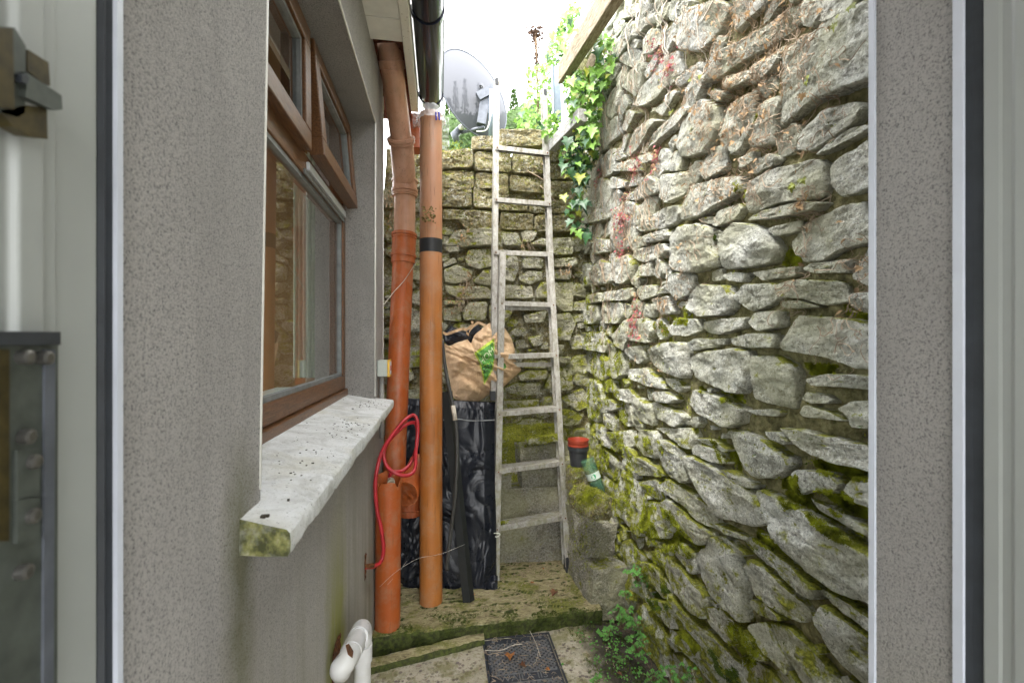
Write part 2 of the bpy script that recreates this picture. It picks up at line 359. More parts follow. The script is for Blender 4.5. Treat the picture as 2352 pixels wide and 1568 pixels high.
M['room'] = simple('room wall reflection tint', (.24, .14, .06), .9, var=.08, scale=3); M['hall'] = simple('added hall paint', (.60, .60, .57), .9, var=.04, scale=3); M['inner_sill'] = simple('inner window board', (.60, .66, .60), .5, var=.03)  # room brown carries the orange pipes' reflection in its base colour
t = NT('perforated dish'); t.col((.045, .048, .06)); t.set(Roughness=.75)
tr = t.n('BsdfTransparent'); ms = t.n('MixShader'); ms.inputs[0].default_value = .04
t.l(t.b.outputs[0], ms.inputs[1]); t.l(tr.outputs[0], ms.inputs[2]); t.l(ms.outputs[0], t.out.inputs[0]); M['dish'] = t.m
M['dark_metal'] = simple('dark grey metal', (.10, .11, .13), .5, .3); M['cable'] = simple('pale cable', (.62, .64, .55), .5)
t = NT('clear film'); t.col((.85, .87, .88)); t.set(Roughness=.15, Alpha=.38); M['film'] = t.m
M['blue'] = simple('blue tape', (.01, .04, .45), .5)
M['thread'] = simple('cobweb thread', (.6, .58, .52), .9)

# ------------------------------------------------------------------ ground
XL, XR, YB = -.29, .95, 2.88
def grid(x0, x1, y0, y1, nx, ny, fz, fx=None):
    V = []; F = []
    for j in range(ny+1):
        for i in range(nx+1):
            x = x0+(x1-x0)*i/nx; y = y0+(y1-y0)*j/ny
            V.append(fx(x, y) if fx else (x, y, fz(x, y)))
    for j in range(ny):
        for i in range(nx):
            a = j*(nx+1)+i; F.append((a, a+1, a+nx+2, a+nx+1))
    return V, F
mobj('ground', [(-60, -60, -.06), (60, -60, -.06), (60, 60, -.06), (-60, 60, -.06)], [(0, 1, 2, 3)], M['soil'], kind='structure')
def pz(x, y):
    d = max(0, x-.70)
    return .006*fr((x, y, 3), 3)+.003*fr((x, y, 8), 14) - .12*min(1, d/.25)**1.5
# paving, left open where the cover sits
tl = PZ(1107, 1466, 0); trp = PZ(1261, 1450, 0)
cu = (trp-tl); cu.z = 0; CWID = cu.length; cu.normalize(); cv = Vector((cu.y, -cu.x, 0))   # cv points to the camera
V, F = grid(-.34, 1.05, .3, 2.45, 140, 215, pz)
def in_cover(p):
    q = Vector((p[0], p[1], 0))-Vector((tl.x, tl.y, 0)); a = q.dot(cu); b = q.dot(cv)
    return .006 < a < CWID-.006 and .006 < b < .45
F = [f for f in F if not all(in_cover(V[i]) for i in f)]
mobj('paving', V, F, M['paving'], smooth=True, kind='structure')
# stone slab (platform) with its low front ledge
pl = P(848, 1456, 1.978); pr = PZ(1372, 1392, .07)
pl = Vector((-.34, pl.y-.02, .09)); pr = Vector((.78, pr.y, .06))
V = []; F = []; nx, ny = 170, 110
for j in range(ny+1):
    for i in range(nx+1):
        u = i/nx; v = j/ny
        x = pl.x+(pr.x-pl.x)*u; y0 = pl.y+(pr.y-pl.y)*u+.010*fr((x, 0, 5), 9)
        prof = [(0, -.095), (.0, -.05), (-.004, -.02), (.0, -.006), (.010, .0)]
        if j < 5: yy, zz = prof[j]; y = y0+yy+.006*fr((x, zz*2, 1), 22); z = pl.z+(pr.z-pl.z)*u+zz
        else: w = (j-4)/(ny-4); y = y0+.010+(2.95-y0)*w; z = pl.z+(pr.z-pl.z)*u
        cr = abs(noise.noise(Vector((x*3.1, y*14, 2)))) ; e = -.010*max(0, 1-cr/.05) if j > 4 else 0
        V.append((x, y, z+e+.006*fr((x, y, 1), 7)+.0025*fr((x, y, 4), 45)))
F = [(j*(nx+1)+i, j*(nx+1)+i+1, (j+1)*(nx+1)+i+1, (j+1)*(nx+1)+i) for j in range(ny) for i in range(nx)]
mobj('stone_step', V, F, M['slab'], kind='structure')
SLABV, SLABF = V, F
slab_bvh = BVHTree.FromPolygons([Vector(v) for v in V], F)
def slab_z(x, y):
    h = slab_bvh.ray_cast(Vector((x, y, 1)), Vector((0, 0, -1)))[0]; return h.z if h else 0.0
V = []; F = []; n = 80
q0 = P(846, 1492, 1.95); q1 = PZ(1112, 1463, .02)
for i in range(n+1):
    u = i/n; b = Vector((-.34, 0, 0)).lerp(Vector((q1.x, 0, 0)), u); yb = 1.93+(q1.y-1.93)*u
    for (dy, dz) in ((.03, .034), (.0, .032), (-.014, .026), (-.018, .01), (-.016, -.02)):
        V.append((b.x, yb+dy+.005*fr((b.x, dz, 2), 20), dz+.004*fr((b.x, dy, 7), 24)))
F = [(i*5+k, i*5+k+1, (i+1)*5+k+1, (i+1)*5+k) for i in range(n) for k in range(4)]
mobj('kerb_strip', V, F, M['slab'], kind='structure')

# ------------------------------------------------------------------ stones: traced outlines on the wall planes
def resample(poly, step, nmin=18, nmax=110):
    # round the corners a little then resample evenly
    for _ in range(1):
        q = []
        for i in range(len(poly)):
            a = poly[i]; b = poly[(i+1) % len(poly)]
            q += [(a[0]*.92+b[0]*.08, a[1]*.92+b[1]*.08), (a[0]*.08+b[0]*.92, a[1]*.08+b[1]*.92)]
        poly = q
    poly = np.array(poly); nxt = np.roll(poly, -1, 0); L = np.hypot(*(nxt-poly).T); per = L.sum()
    n = int(min(nmax, max(nmin, per/step))); cum = np.concatenate([[0], np.cumsum(L)])
    out = []
    for k in range(n):
        s = per*k/n; i = min(np.searchsorted(cum, s, side='right')-1, len(L)-1); t = (s-cum[i])/max(L[i], 1e-9)
        out.append(poly[i]*(1-t)+nxt[i]*t)
    return np.array(out), per
def stone_mesh(poly, O, U, Vv, N, H, seed, gap=.004, bed=0.0, step=.013, rough=1.0):
    p, per = resample(poly, step)
    c = p.mean(0); d = p-c; r = np.hypot(*d.T); rm = r.mean()
    n = len(p); rings = int(min(20, max(6, rm/.0095)))
    tx, ty = random.uniform(-.12, .12), random.uniform(-.10, .12)
    tlim = .012/max(rm, .02); tx = max(-tlim, min(tlim, tx)); ty = max(-tlim, min(tlim, ty))
    ts = [(.97, -.085), (1.0, -.02), (1.0, .42), (.985, .80), (.955, .98)] + [(.955*(1-k/rings), 1.0) for k in range(1, rings)]
    Vs = []; F = []
    cb, sb = math.cos(bed), math.sin(bed)
    sv = Vector((seed*3.7, seed*1.3, 0))
    for ri, (t, h) in enumerate(ts):
        for k in range(n):
            sc = max(.1, 1-gap/max(r[k], .01))*1.015
            jit = 1+.05*noise.noise(Vector((p[k][0]*28, p[k][1]*28, seed)))+.03*noise.noise(Vector((p[k][0]*90, p[k][1]*90, seed)))
            q = c+d[k]*t*sc*jit; hh = h*H if h >= 0 else h
            if h > 0:
                du, dv = q-c; hh += (tx*du+ty*dv)*min(1, h)
                a = q[0]*cb+q[1]*sb; b = -q[0]*sb+q[1]*cb
                v1 = noise.fractal(Vector((a*7, b*17, seed)), .9, 2.1, 5)
                v2 = noise.ridged_multi_fractal(Vector((a*5, b*24, seed+3)), .9, 2.1, 4, 1, 2)
                v1 = noise.fractal(Vector((a*8, b*12, seed)), .8, 2.1, 5); w1 = v1*3.2+.35*noise.noise(Vector((a*45, b*60, seed))); fl0 = math.floor(w1); fr0 = w1-fl0; te = (fl0+min(1, fr0*4))/3.2
                hh += rough*(.003*v1 + .0085*te + .0030*(v2-1.2))*min(1, h*1.1)
            hh = max(hh, -.09)
            Vs.append(O+U*q[0]+Vv*q[1]+N*hh)
    Vs.append(O+U*c[0]+Vv*c[1]+N*(H+rough*.011*noise.fractal(Vector((c[0]*7, c[1]*17, seed)), .9, 2.1, 5)))
    m = len(ts); ccw = (np.cross(p[1]-p[0], c-p[0]) > 0)
    for ri in range(m-1):
        for k in range(n):
            f = (ri*n+k, ri*n+(k+1) % n, (ri+1)*n+(k+1) % n, (ri+1)*n+k)
            F.append(f if ccw else f[::-1])
    for k in range(n):
        f = ((m-1)*n+k, (m-1)*n+(k+1) % n, len(Vs)-1); F.append(f if ccw else f[::-1])
    return Vs, F
def inside(poly, x, y):
    r = False; n = len(poly); j = n-1
    for i in range(n):
        xi, yi = poly[i]; xj, yj = poly[j]
        if (yi > y) != (yj > y) and x < (xj-xi)*(y-yi)/(yj-yi)+xi: r = not r
        j = i
    return r
def segdist(poly, x, y):
    a = np.array(poly); b = np.roll(a, -1, 0); q = np.array((x, y)); ab = b-a
    t = np.clip(((q-a)*ab).sum(1)/np.maximum((ab**2).sum(1), 1e-9), 0, 1); return np.hypot(*(q-(a+ab*t[:, None])).T).min()
def fill_stones(polys, u0, u1, v0, v1, rmax, rmin, asp, tries, bedf):
    """irregular small stones in the room the traced ones leave free"""
    P0 = [np.array(p) for p in polys]; out = []; bb = [(p[:, 0].min(), p[:, 0].max(), p[:, 1].min(), p[:, 1].max()) for p in P0]
    res = .012; nu = int((u1-u0)/res); nv = int((v1-v0)/res)
    uu = u0+(np.arange(nu)+.5)*res; vv = v0+(np.arange(nv)+.5)*res
    D = np.full((nv, nu), 9.0)
    UU, VV = np.meshgrid(uu, vv)
    def stamp(poly):
        nonlocal D
        a = poly; b = np.roll(a, -1, 0); x0, x1, y0, y1 = a[:, 0].min()-rmax*2.2, a[:, 0].max()+rmax*2.2, a[:, 1].min()-rmax*2.2, a[:, 1].max()+rmax*2.2
        i0, i1 = max(0, int((x0-u0)/res)), min(nu, int((x1-u0)/res)+1); j0, j1 = max(0, int((y0-v0)/res)), min(nv, int((y1-v0)/res)+1)
        if i1 <= i0 or j1 <= j0: return
        X = UU[j0:j1, i0:i1]; Y = VV[j0:j1, i0:i1]; dm = np.full(X.shape, 9.0); ins = np.zeros(X.shape, bool)
        for (ax, ay), (bx, by) in zip(a, b):
            L = max((bx-ax)**2+(by-ay)**2, 1e-12); t = np.clip(((X-ax)*(bx-ax)+(Y-ay)*(by-ay))/L, 0, 1)
            dm = np.minimum(dm, np.hypot(X-ax-t*(bx-ax), Y-ay-t*(by-ay)))
            if ay != by: ins ^= ((ay > Y) != (by > Y)) & (X < (bx-ax)*(Y-ay)/(by-ay)+ax)
        dm = np.where(ins, -dm, dm); D[j0:j1, i0:i1] = np.minimum(D[j0:j1, i0:i1], dm)
    for p in P0: stamp(p)
    for r in np.linspace(rmax, rmin, 9):
        for _ in range(tries):
            ok = np.argwhere(D > r*.92)
            if len(ok) == 0: break
            j, i = ok[RN.randint(len(ok))]; x, y = UU[j, i], VV[j, i]; bd = bedf(x, y)
            m = RN.randint(4, 7); ph = RN.uniform(0, 1); pts = []
            for k in range(m):
                a = 2*math.pi*(k+ph+RN.uniform(-.22, .22))/m; cx = math.copysign(abs(math.cos(a))**.7, math.cos(a))*r*asp*RN.uniform(.85, 1.15); cy = math.copysign(abs(math.sin(a))**.6, math.sin(a))*r*RN.uniform(.85, 1.12)
                pts.append((x+cx*math.cos(bd)-cy*math.sin(bd), y+cx*math.sin(bd)+cy*math.cos(bd)))
            pts = np.array(pts); out.append(pts); stamp(pts)
    return out

R5 = lambda pts: crop(1350, 400, 2.6133, pts)
R6 = lambda pts: crop(1350, 1000, 2.6133, pts)
R3 = lambda pts: crop(1300, 0, 3.92, pts)
R4 = lambda pts: crop(1700, 0, 3.1357, pts)
T5 = [
[(300,170),(480,20),(530,60),(530,130),(380,180)],[(540,20),(680,0),(720,60),(680,140),(560,200),(525,160)],
[(720,90),(900,40),(1050,30),(1040,120),(920,190),(800,270),(680,300),(690,200)],
[(1100,250),(1420,180),(1560,190),(1500,240),(1340,270),(1200,290),(1060,300)],[(860,320),(900,240),(1020,190),(1040,230),(1000,300),(880,340)],
[(775,290),(850,275),(885,290),(850,325),(790,320)],[(370,340),(560,230),(670,200),(660,300),(560,350),(420,370)],[(1190,350),(1400,295),(1380,370),(1250,400)],
[(1320,440),(1440,300),(1700,200),(1790,190),(1830,270),(1900,420),(1650,480),(1540,550),(1400,560)],
[(580,530),(600,400),(660,330),(800,320),(860,360),(860,460),(900,530),(890,580),(760,620),(620,610)],
[(905,480),(920,390),(1000,310),(1120,330),(1200,380),(1270,470),(1240,560),(1080,590),(930,600)],[(850,390),(880,355),(920,370),(900,420),(855,420)],
[(370,530),(380,480),(560,440),(580,480),(540,530),(440,560)],[(230,580),(250,530),(340,510),(370,580),(360,660),(300,690),(230,660)],
[(400,640),(410,580),(485,550),(485,640)],[(495,640),(520,520),(555,560),(560,620),(530,660)],[(1420,600),(1480,560),(1720,535),(1710,620),(1500,625)],
[(1100,620),(1250,590),(1390,580),(1380,640),(1160,670)],[(925,640),(960,615),(1070,620),(1040,680),(960,670)],
[(600,720),(600,640),(640,615),(740,630),(740,700),(700,760),(640,790)],[(700,780),(780,690),(960,700),(1000,760),(990,830),(920,880),(760,890),(690,840)],
[(990,770),(1060,690),(1240,680),(1260,780),(1200,830),(1100,860)],[(1265,740),(1280,690),(1390,660),(1660,670),(1700,800),(1540,820),(1430,780),(1290,770)],
[(1290,790),(1430,790),(1530,830),(1400,840),(1290,835)],[(1715,750),(1900,730),(1900,880),(1770,860)],[(380,740),(400,700),(500,690),(510,760),(420,790)],
[(510,720),(590,680),(600,740),(520,750)],[(470,780),(590,760),(620,870),(540,880),(480,830)],[(790,920),(920,900),(1080,890),(1040,960),(900,1000),(810,990)],
[(1085,930),(1110,860),(1280,850),(1300,950),(1150,980)],[(600,960),(640,900),(760,900),(780,970),(700,1010),(620,1000)],
[(960,1020),(1100,990),(1260,990),(1265,1080),(1100,1080),(980,1060)],[(710,1050),(760,1020),(840,1020),(830,1060),(900,1070),(720,1100)],[(845,1025),(940,1020),(930,1060),(850,1065)],
[(1270,1090),(1380,880),(1640,890),(1830,930),(1900,960),(1900,1220),(1720,1200),(1520,1130)],
[(700,1160),(740,1110),(1000,1080),(1080,1100),(1100,1190),(1090,1290),(1050,1370),(880,1320),(740,1260)],[(1100,1130),(1240,1120),(1360,1210),(1370,1340),(1360,1455),(1230,1430),(1110,1390)],
[(1440,1270),(1560,1235),(1900,1250),(1900,1340),(1650,1320),(1480,1310)],[(450,1090),(560,1050),(700,1040),(700,1270),(560,1230),(460,1160)],[(330,1080),(430,1060),(445,1150),(400,1180),(330,1120)],
[(330,1210),(440,1200),(560,1290),(570,1330),(440,1310),(340,1260)],[(690,1420),(720,1330),(920,1380),(1060,1450),(1030,1540),(960,1568),(760,1480)],
[(1380,1390),(1420,1345),(1560,1370),(1600,1420),(1440,1420)],[(1365,1480),(1400,1425),(1560,1460),(1700,1530),(1400,1500)],[(1610,1450),(1700,1405),(1900,1400),(1900,1580),(1710,1568),(1690,1490)],
[(485,1350),(560,1340),(640,1390),(600,1420),(520,1410)],[(555,1260),(620,1270),(690,1320),(640,1355),(580,1310)],[(1070,1460),(1200,1450),(1290,1470),(1250,1500),(1120,1490)],
[(45,820),(150,815),(160,900),(140,930),(60,940)],[(165,870),(190,800),(300,800),(310,880),(280,930),(190,930)],[(60,760),(180,740),(180,800),(60,815)],[(185,740),(360,710),(370,760),(340,790),(200,790)],
[(10,480),(60,420),(130,430),(90,500),(20,520)],[(130,470),(150,410),(260,420),(260,480),(140,510)],[(10,620),(30,560),(110,560),(100,700),(20,710)],[(110,620),(170,540),(220,560),(220,680),(130,700)],
[(330,470),(360,400),(440,400),(430,460),(350,490)],[(440,400),(580,350),(600,390),(560,420),(460,440)],[(50,1070),(60,990),(180,980),(220,1050),(200,1110),(80,1090)],
[(230,1000),(320,900),(470,900),(500,980),(470,1050),(330,1030),(320,1100),(250,1060)],[(160,1290),(240,1270),(260,1350),(180,1350)],[(260,1330),(350,1330),(390,1400),(340,1420),(280,1390)],
[(170,1390),(230,1390),(280,1450),(180,1480)],[(460,1420),(500,1400),(700,1500),(640,1568),(500,1500)],[(15,1180),(60,1180),(70,1240),(20,1250)],
[(230,110),(240,30),(330,60),(320,100)],[(100,300),(130,30),(220,50),(230,200),(220,290),(120,320)],[(40,320),(60,230),(95,240),(90,320)]]
T6 = [
[(950,20),(1000,10),(1130,50),(1350,190),(1360,230),(1260,310),(1130,310),(1060,250),(1000,120)],[(760,60),(870,70),(960,130),(950,150),(840,110)],[(750,120),(780,95),(900,130),(950,220),(860,210),(760,160)],
[(1280,0),(1420,10),(1800,110),(1900,160),(1900,280),(1640,220),(1480,160)],[(370,60),(400,10),(500,20),(520,60),(500,190),(420,170),(375,120)],[(520,120),(560,110),(720,200),(730,330),(680,340),(560,270),(525,190)],
[(530,70),(600,80),(700,150),(700,185),(600,150)],[(490,0),(730,0),(750,60),(740,130),(680,110),(560,40)],
[(705,160),(760,170),(900,250),(1100,380),(1180,470),(1210,590),(1100,600),(900,540),(800,400),(750,300)],[(925,255),(980,260),(1130,350),(1120,375),(1000,330)],
[(1370,260),(1420,250),(1620,280),(1680,350),(1650,400),(1480,380),(1400,410),(1350,330)],[(1440,430),(1560,470),(1730,560),(1900,650),(1900,690),(1700,600),(1500,500)],[(1660,390),(1720,310),(1900,315),(1900,510),(1700,440)],
[(1130,380),(1200,390),(1430,500),(1600,600),(1820,740),(1900,800),(1900,1090),(1680,1020),(1500,900),(1300,740),(1240,640),(1190,500)],
[(540,360),(590,310),(760,410),(850,490),(870,560),(900,630),(780,580),(680,470)],[(540,450),(600,430),(740,560),(860,650),(780,720),(660,640),(560,530)],[(760,760),(870,660),(1000,750),(1035,900),(1050,1060),(1060,1190),(960,1110),(840,1010),(770,900)],
[(1000,670),(1060,660),(1200,740),(1340,830),(1510,970),(1490,1050),(1400,1000),(1240,860),(1100,770)],[(1040,850),(1080,800),(1150,830),(1300,960),(1440,1100),(1470,1140),(1410,1190),(1280,1140),(1100,1010)],
[(900,660),(960,680),(1060,770),(1040,790),(940,710)],[(890,580),(960,610),(1080,670),(1060,690),(960,650)],[(555,860),(570,780),(680,860),(830,1020),(820,1160),(740,1130),(600,960)],[(600,720),(680,700),(750,760),(760,860),(740,900),(660,810)],
[(600,1000),(660,1080),(780,1190),(900,1310),(1010,1440),(1080,1600),(980,1540),(820,1360),(700,1200),(620,1080)],[(820,1090),(900,1100),(960,1230),(990,1330),(940,1310),(840,1200)],[(900,1060),(1000,1180),(1080,1250),(1200,1420),(1150,1420),(1000,1280),(920,1170)],
[(655,1280),(720,1250),(800,1330),(900,1440),(990,1600),(860,1600),(740,1420),(660,1320)],[(1605,990),(1700,1060),(1900,1200),(1900,1280),(1700,1140),(1620,1060)],[(1500,1150),(1560,1080),(1620,1110),(1900,1330),(1900,1650),(1740,1540),(1580,1340),(1550,1240)],
[(1070,1050),(1180,1060),(1300,1180),(1200,1170),(1090,1110)],[(1200,1190),(1330,1210),(1450,1340),(1540,1430),(1660,1600),(1480,1620),(1330,1420),(1230,1290)],[(470,1040),(560,1060),(640,1110),(660,1230),(600,1230),(510,1130)],
[(1080,1200),(1180,1180),(1230,1300),(1320,1420),(1320,1520),(1200,1400),(1120,1300)],[(420,330),(500,310),(560,380),(560,460),(500,440),(430,390)],[(180,30),(360,10),(365,110),(260,150),(190,100)],[(380,180),(440,180),(560,290),(530,300),(400,290)],
[(430,760),(540,740),(560,860),(500,830)],[(1320,1470),(1440,1600),(1340,1600)],[(1180,20),(1270,20),(1350,80),(1330,105),(1220,70)],[(1140,640),(1220,650),(1280,700),(1260,710)],[(850,490),(900,500),(910,540),(870,550)]]
T3 = [
[(1210,450),(1215,180),(1330,60),(1560,0),(1620,60),(1560,260),(1430,440),(1310,480)],[(570,400),(640,220),(760,190),(780,340),(700,440),(590,550),(570,480)],[(790,270),(795,170),(870,150),(880,240),(810,330)],
[(880,180),(900,30),(1000,20),(960,200),(900,230)],[(700,400),(760,350),(820,370),(790,440),(710,450)],[(850,380),(900,260),(990,260),(1000,420),(940,480),(860,500)],[(1110,360),(1120,270),(1200,240),(1205,390),(1150,400)],
[(630,560),(660,490),(760,430),(820,500),(810,600),(720,620)],[(650,800),(740,640),(860,560),(880,620),(820,830),(770,890)],[(800,990),(830,850),(1000,560),(1140,460),(1190,640),(1060,790),(900,960)],
[(1140,760),(1250,650),(1380,560),(1400,640),(1280,720),(1170,800)],[(610,1180),(700,1000),(790,1030),(740,1120),(680,1210)],[(640,1400),(760,1180),(920,1080),(1000,1100),(880,1240),(760,1380),(680,1430)],
[(770,1400),(1000,1160),(1240,940),(1280,1000),(1180,1120),(980,1290),(830,1400)],[(570,1370),(620,1350),(660,1430),(600,1480)],[(1130,1290),(1180,1130),(1400,900),(1560,960),(1560,1190),(1440,1400),(1200,1450)],
[(1040,1430),(1140,1370),(1200,1460),(1180,1568),(1040,1568)],[(1590,830),(1640,700),(1840,640),(1830,740),(1700,800)],[(1580,1280),(1600,1000),(1760,880),(1880,820),(1860,1000),(1840,1200),(1700,1440)],
[(1440,860),(1500,800),(1620,860),(1560,940)],[(820,1440),(900,1390),(920,1480),(860,1500)],[(560,1568),(600,1500),(760,1450),(800,1568)],[(500,760),(560,580),(620,570),(600,680),(540,790)],
[(480,930),(560,800),(640,820),(620,960),(560,1090),(500,1040)],[(1620,100),(1700,30),(1800,-60),(1960,-80),(1960,60),(1800,180),(1660,300)],[(940,1010),(990,960),(1110,820),(1180,850),(1100,940),(1000,1060)],[(640,180),(700,60),(790,20),(780,150)],
[(1060,150),(1100,0),(1300,0),(1280,90),(1200,200),(1120,200)]]
T4 = [
[(440,430),(500,330),(700,220),(960,60),(1200,-20),(1200,560),(960,640),(700,740),(520,860),(430,930),(450,640)],
[(-140,620),(-10,400),(130,300),(300,190),(480,60),(590,30),(600,130),(500,220),(300,350),(160,440),(20,560)],[(600,60),(620,0),(740,0),(750,100),(680,200),(620,200)],[(210,620),(240,470),(390,395),(430,420),(380,520),(260,600)],
[(555,1100),(580,960),(750,800),(1030,740),(1060,790),(1000,890),(800,1010),(650,1110)],[(690,1140),(730,1090),(960,930),(1200,900),(1000,1000),(800,1100)],[(200,1260),(210,1180),(380,1120),(430,1160),(380,1220),(220,1280)],
[(770,1240),(800,1190),(1200,960),(1200,1360),(960,1430),(860,1450),(780,1340)],[(160,1480),(200,1330),(400,1230),(700,1160),(740,1200),(760,1360),(730,1450),(400,1490),(200,1568)],[(420,700),(440,740),(400,900),(380,1060),(240,1090),(260,960),(330,740)]]
def wallpts(D): return [(lambda p: (p.y, p.z))(PX(x, y, XR)) for x, y in D]
traced = [wallpts(R5(p)) for p in T5]+[wallpts(R6(p)) for p in T6]+[wallpts(R3(p)) for p in T3]+[wallpts(R4(p)) for p in T4]
def bedr(y, z):   # dip of the beds along the wall
    return -.10+.10*(z-1.2) if y < 1.9 else .02
fillr = fill_stones(traced, .58, YB-.02, .02, 3.42, .13, .010, 1.5, 40, lambda a, b: bedr(a, b)+RN.uniform(-.12, .12))
wall = thing('stone_wall', 'tall mossy rubble stone wall running back along the right side of the passage', 'stone wall', (XR+.1, 1.8, 0))
EX, EY, EZ = Vector((1, 0, 0)), Vector((0, 1, 0)), Vector((0, 0, 1))
allV = []; allF = []
def acc(V, F):
    n = len(allV); allV.extend(Vector(v) for v in V); allF.extend([[i+n for i in f] for f in F])
stones = [(p, 0) for p in traced]+[(p, 1) for p in fillr]
def area(p): p = np.array(p); q = np.roll(p, -1, 0); return abs((p[:, 0]*q[:, 1]-q[:, 0]*p[:, 1]).sum())/2
rank = sorted(range(len(stones)), key=lambda i: -area(stones[i][0])/(.6+np.mean([a[0] for a in stones[i][0]])**2)); keep = set(rank[:297])
small = MB()
for i, (p, kind) in enumerate(stones):
    ar = area(p); y = np.mean([a[0] for a in p]); z = np.mean([a[1] for a in p])
    H = random.uniform(.012, .026) if kind == 0 else random.uniform(.002, .018)
    if ar > .03 and kind == 0: H += .006
    batter = .0
    V, F = stone_mesh(p, Vector((XR, 0, 0)), EY, EZ, -EX, H, i*1.7, gap=.001, bed=bedr(y, z), step=.0095 if y < 1.7 else .013)
    acc(V, F)
    if i in keep: mobj('stone', V, F, M['stone'], wall, auto=38)
    else: small.add(V, F)
small.build('small_stones', M['stone'], wall, auto=38, kind='stuff')
V, F = grid(.58, YB+.35, -.1, 3.46, 150, 190, None, lambda a, b: (XR+.015+.013*fr((a, b, 2), 9)+.006*fr((a, b, 2), 40), a, b))
acc(V, F); mobj('mortar_bed', V, F, M['mortar'], wall, smooth=True)
MB().box((XR+.06, .58, -.1), (XR+.45, YB+.5, 3.45)).build('wall_core', M['mortar'], wall)

# ---- back wall
A4 = lambda pts: crop(1000, 0, 3.136, pts)
B6 = lambda pts: crop(1000, 450, 3.136, pts)
TB_block = [A4(p) for p in ([(20,1100),(340,1100),(345,1240),(20,1240)],[(330,1000),(500,1000),(505,1105),(330,1105)],[(525,950),(840,955),(850,1080),(525,1090)],[(350,1110),(620,1120),(620,1275),(350,1260)],[(628,1120),(860,1130),(860,1290),(628,1275)],
 [(20,1250),(345,1255),(350,1390),(20,1390)],[(355,1270),(600,1280),(600,1400),(355,1390)],[(608,1290),(880,1300),(880,1425),(608,1405)],[(870,1200),(1080,1200),(1080,1320),(870,1310)],[(872,1085),(1080,1090),(1080,1190),(872,1190)],[(888,1330),(1085,1330),(1085,1480),(888,1450)])]
TB_block += [B6(p) for p in ([(10,-40),(330,-45),(330,110),(10,110)],[(340,-45),(600,-40),(600,50),(510,60),(510,130),(340,115)],[(520,60),(740,60),(740,140),(520,140)],[(748,55),(1040,60),(1040,160),(748,145)],[(115,125),(480,145),(500,260),(300,290),(230,210),(115,200)],[(540,150),(780,160),(780,280),(540,270)],[(790,170),(1080,170),(1080,290),(790,290)])]
TB = [B6(p) for p in ([(130,380),(200,290),(480,265),(500,390),(280,405),(140,400)],[(120,405),(240,400),(245,440),(160,450)],[(540,290),(660,300),(700,400),(560,400)],[(685,300),(720,280),(815,290),(780,360),(710,370)],[(740,390),(830,340),(880,350),(880,400)],[(900,330),(1080,330),(1070,460),(930,460)],
[(275,480),(310,420),(470,415),(480,540),(390,570),(290,540)],[(120,520),(200,480),(230,520),(120,560)],[(125,570),(220,530),(340,580),(320,640),(200,680),(125,660)],[(335,650),(420,565),(490,570),(500,690),(400,685)],[(125,690),(260,690),(440,690),(500,740),(480,780),(250,785),(160,750)],[(125,790),(280,795),(280,820),(130,830)],
[(120,840),(250,835),(255,950),(120,940)],[(265,860),(310,805),(450,800),(430,940),(265,940)],[(450,830),(500,810),(630,860),(620,900),(560,980),(450,930)],[(560,460),(660,460),(680,560),(640,660),(565,640)],[(700,490),(760,470),(860,490),(850,560),(700,560)],[(670,620),(740,570),(850,580),(850,640),(750,680),(680,650)],
[(560,680),(770,690),(785,780),(560,780)],[(795,720),(830,665),(880,660),(880,780),(795,780)],[(570,830),(840,830),(720,870),(620,860)],[(700,900),(880,860),(860,950),(720,960)],[(605,1020),(640,990),(720,1000),(730,1050),(640,1060)],[(740,1060),(850,1040),(840,1120),(770,1130)],[(640,1080),(720,1070),(750,1140),(650,1150)],
[(930,490),(1090,480),(1090,550),(930,550)],[(930,570),(1060,570),(1050,645),(930,640)],[(930,660),(1080,655),(1070,870),(1000,880),(935,820)],[(940,890),(1040,880),(1090,960),(1040,1090),(940,1080)],[(830,1120),(890,1100),(890,1150),(830,1150)],[(940,1110),(1000,1110),(1000,1180),(940,1190)],
[(690,1240),(890,1230),(880,1290),(700,1290)],[(660,1340),(740,1300),(880,1300),(870,1360),(680,1380)],[(860,1400),(900,1320),(910,1440),(860,1440)],[(960,1280),(1060,1280),(1070,1440),(970,1460)],[(570,1430),(640,1390),(840,1390),(840,1470),(760,1490),(600,1470)],[(850,1500),(910,1490),(910,1560),(850,1560)],[(560,1520),(820,1510),(830,1590),(560,1590)],[(955,1200),(1050,1200),(1040,1250),(960,1250)])]
def bpts(D): return [(lambda p: (p.x, p.z))(PY(x, y, YB)) for x, y in D]
tb1 = [bpts(p) for p in TB_block]; tb2 = [bpts(p) for p in TB]
topmask = [[(-.9, 2.30), (-.34, 2.30), (-.34, 3.4), (-.9, 3.4)], [(-.34, 2.50), (.9, 2.50), (.9, 3.4), (-.34, 3.4)]]
fb = fill_stones(tb1+tb2+topmask, -.85, .93, .03, 2.6, .085, .014, 1.6, 22, lambda a, b: RN.uniform(-.15, .15))
back = thing('back_wall', 'mossy stone and block wall closing the far end behind the ladder', 'stone wall', (.1, YB+.1, 0))
items = [(p, 'concrete_block') for p in tb1]+[(p, 'stone') for p in tb2]+[(p, 'fill') for p in fb]
rank = sorted([i for i in range(len(items)) if items[i][1] == 'fill'], key=lambda i: -area(items[i][0])); keepb = set(rank[:200])
smallb = MB()
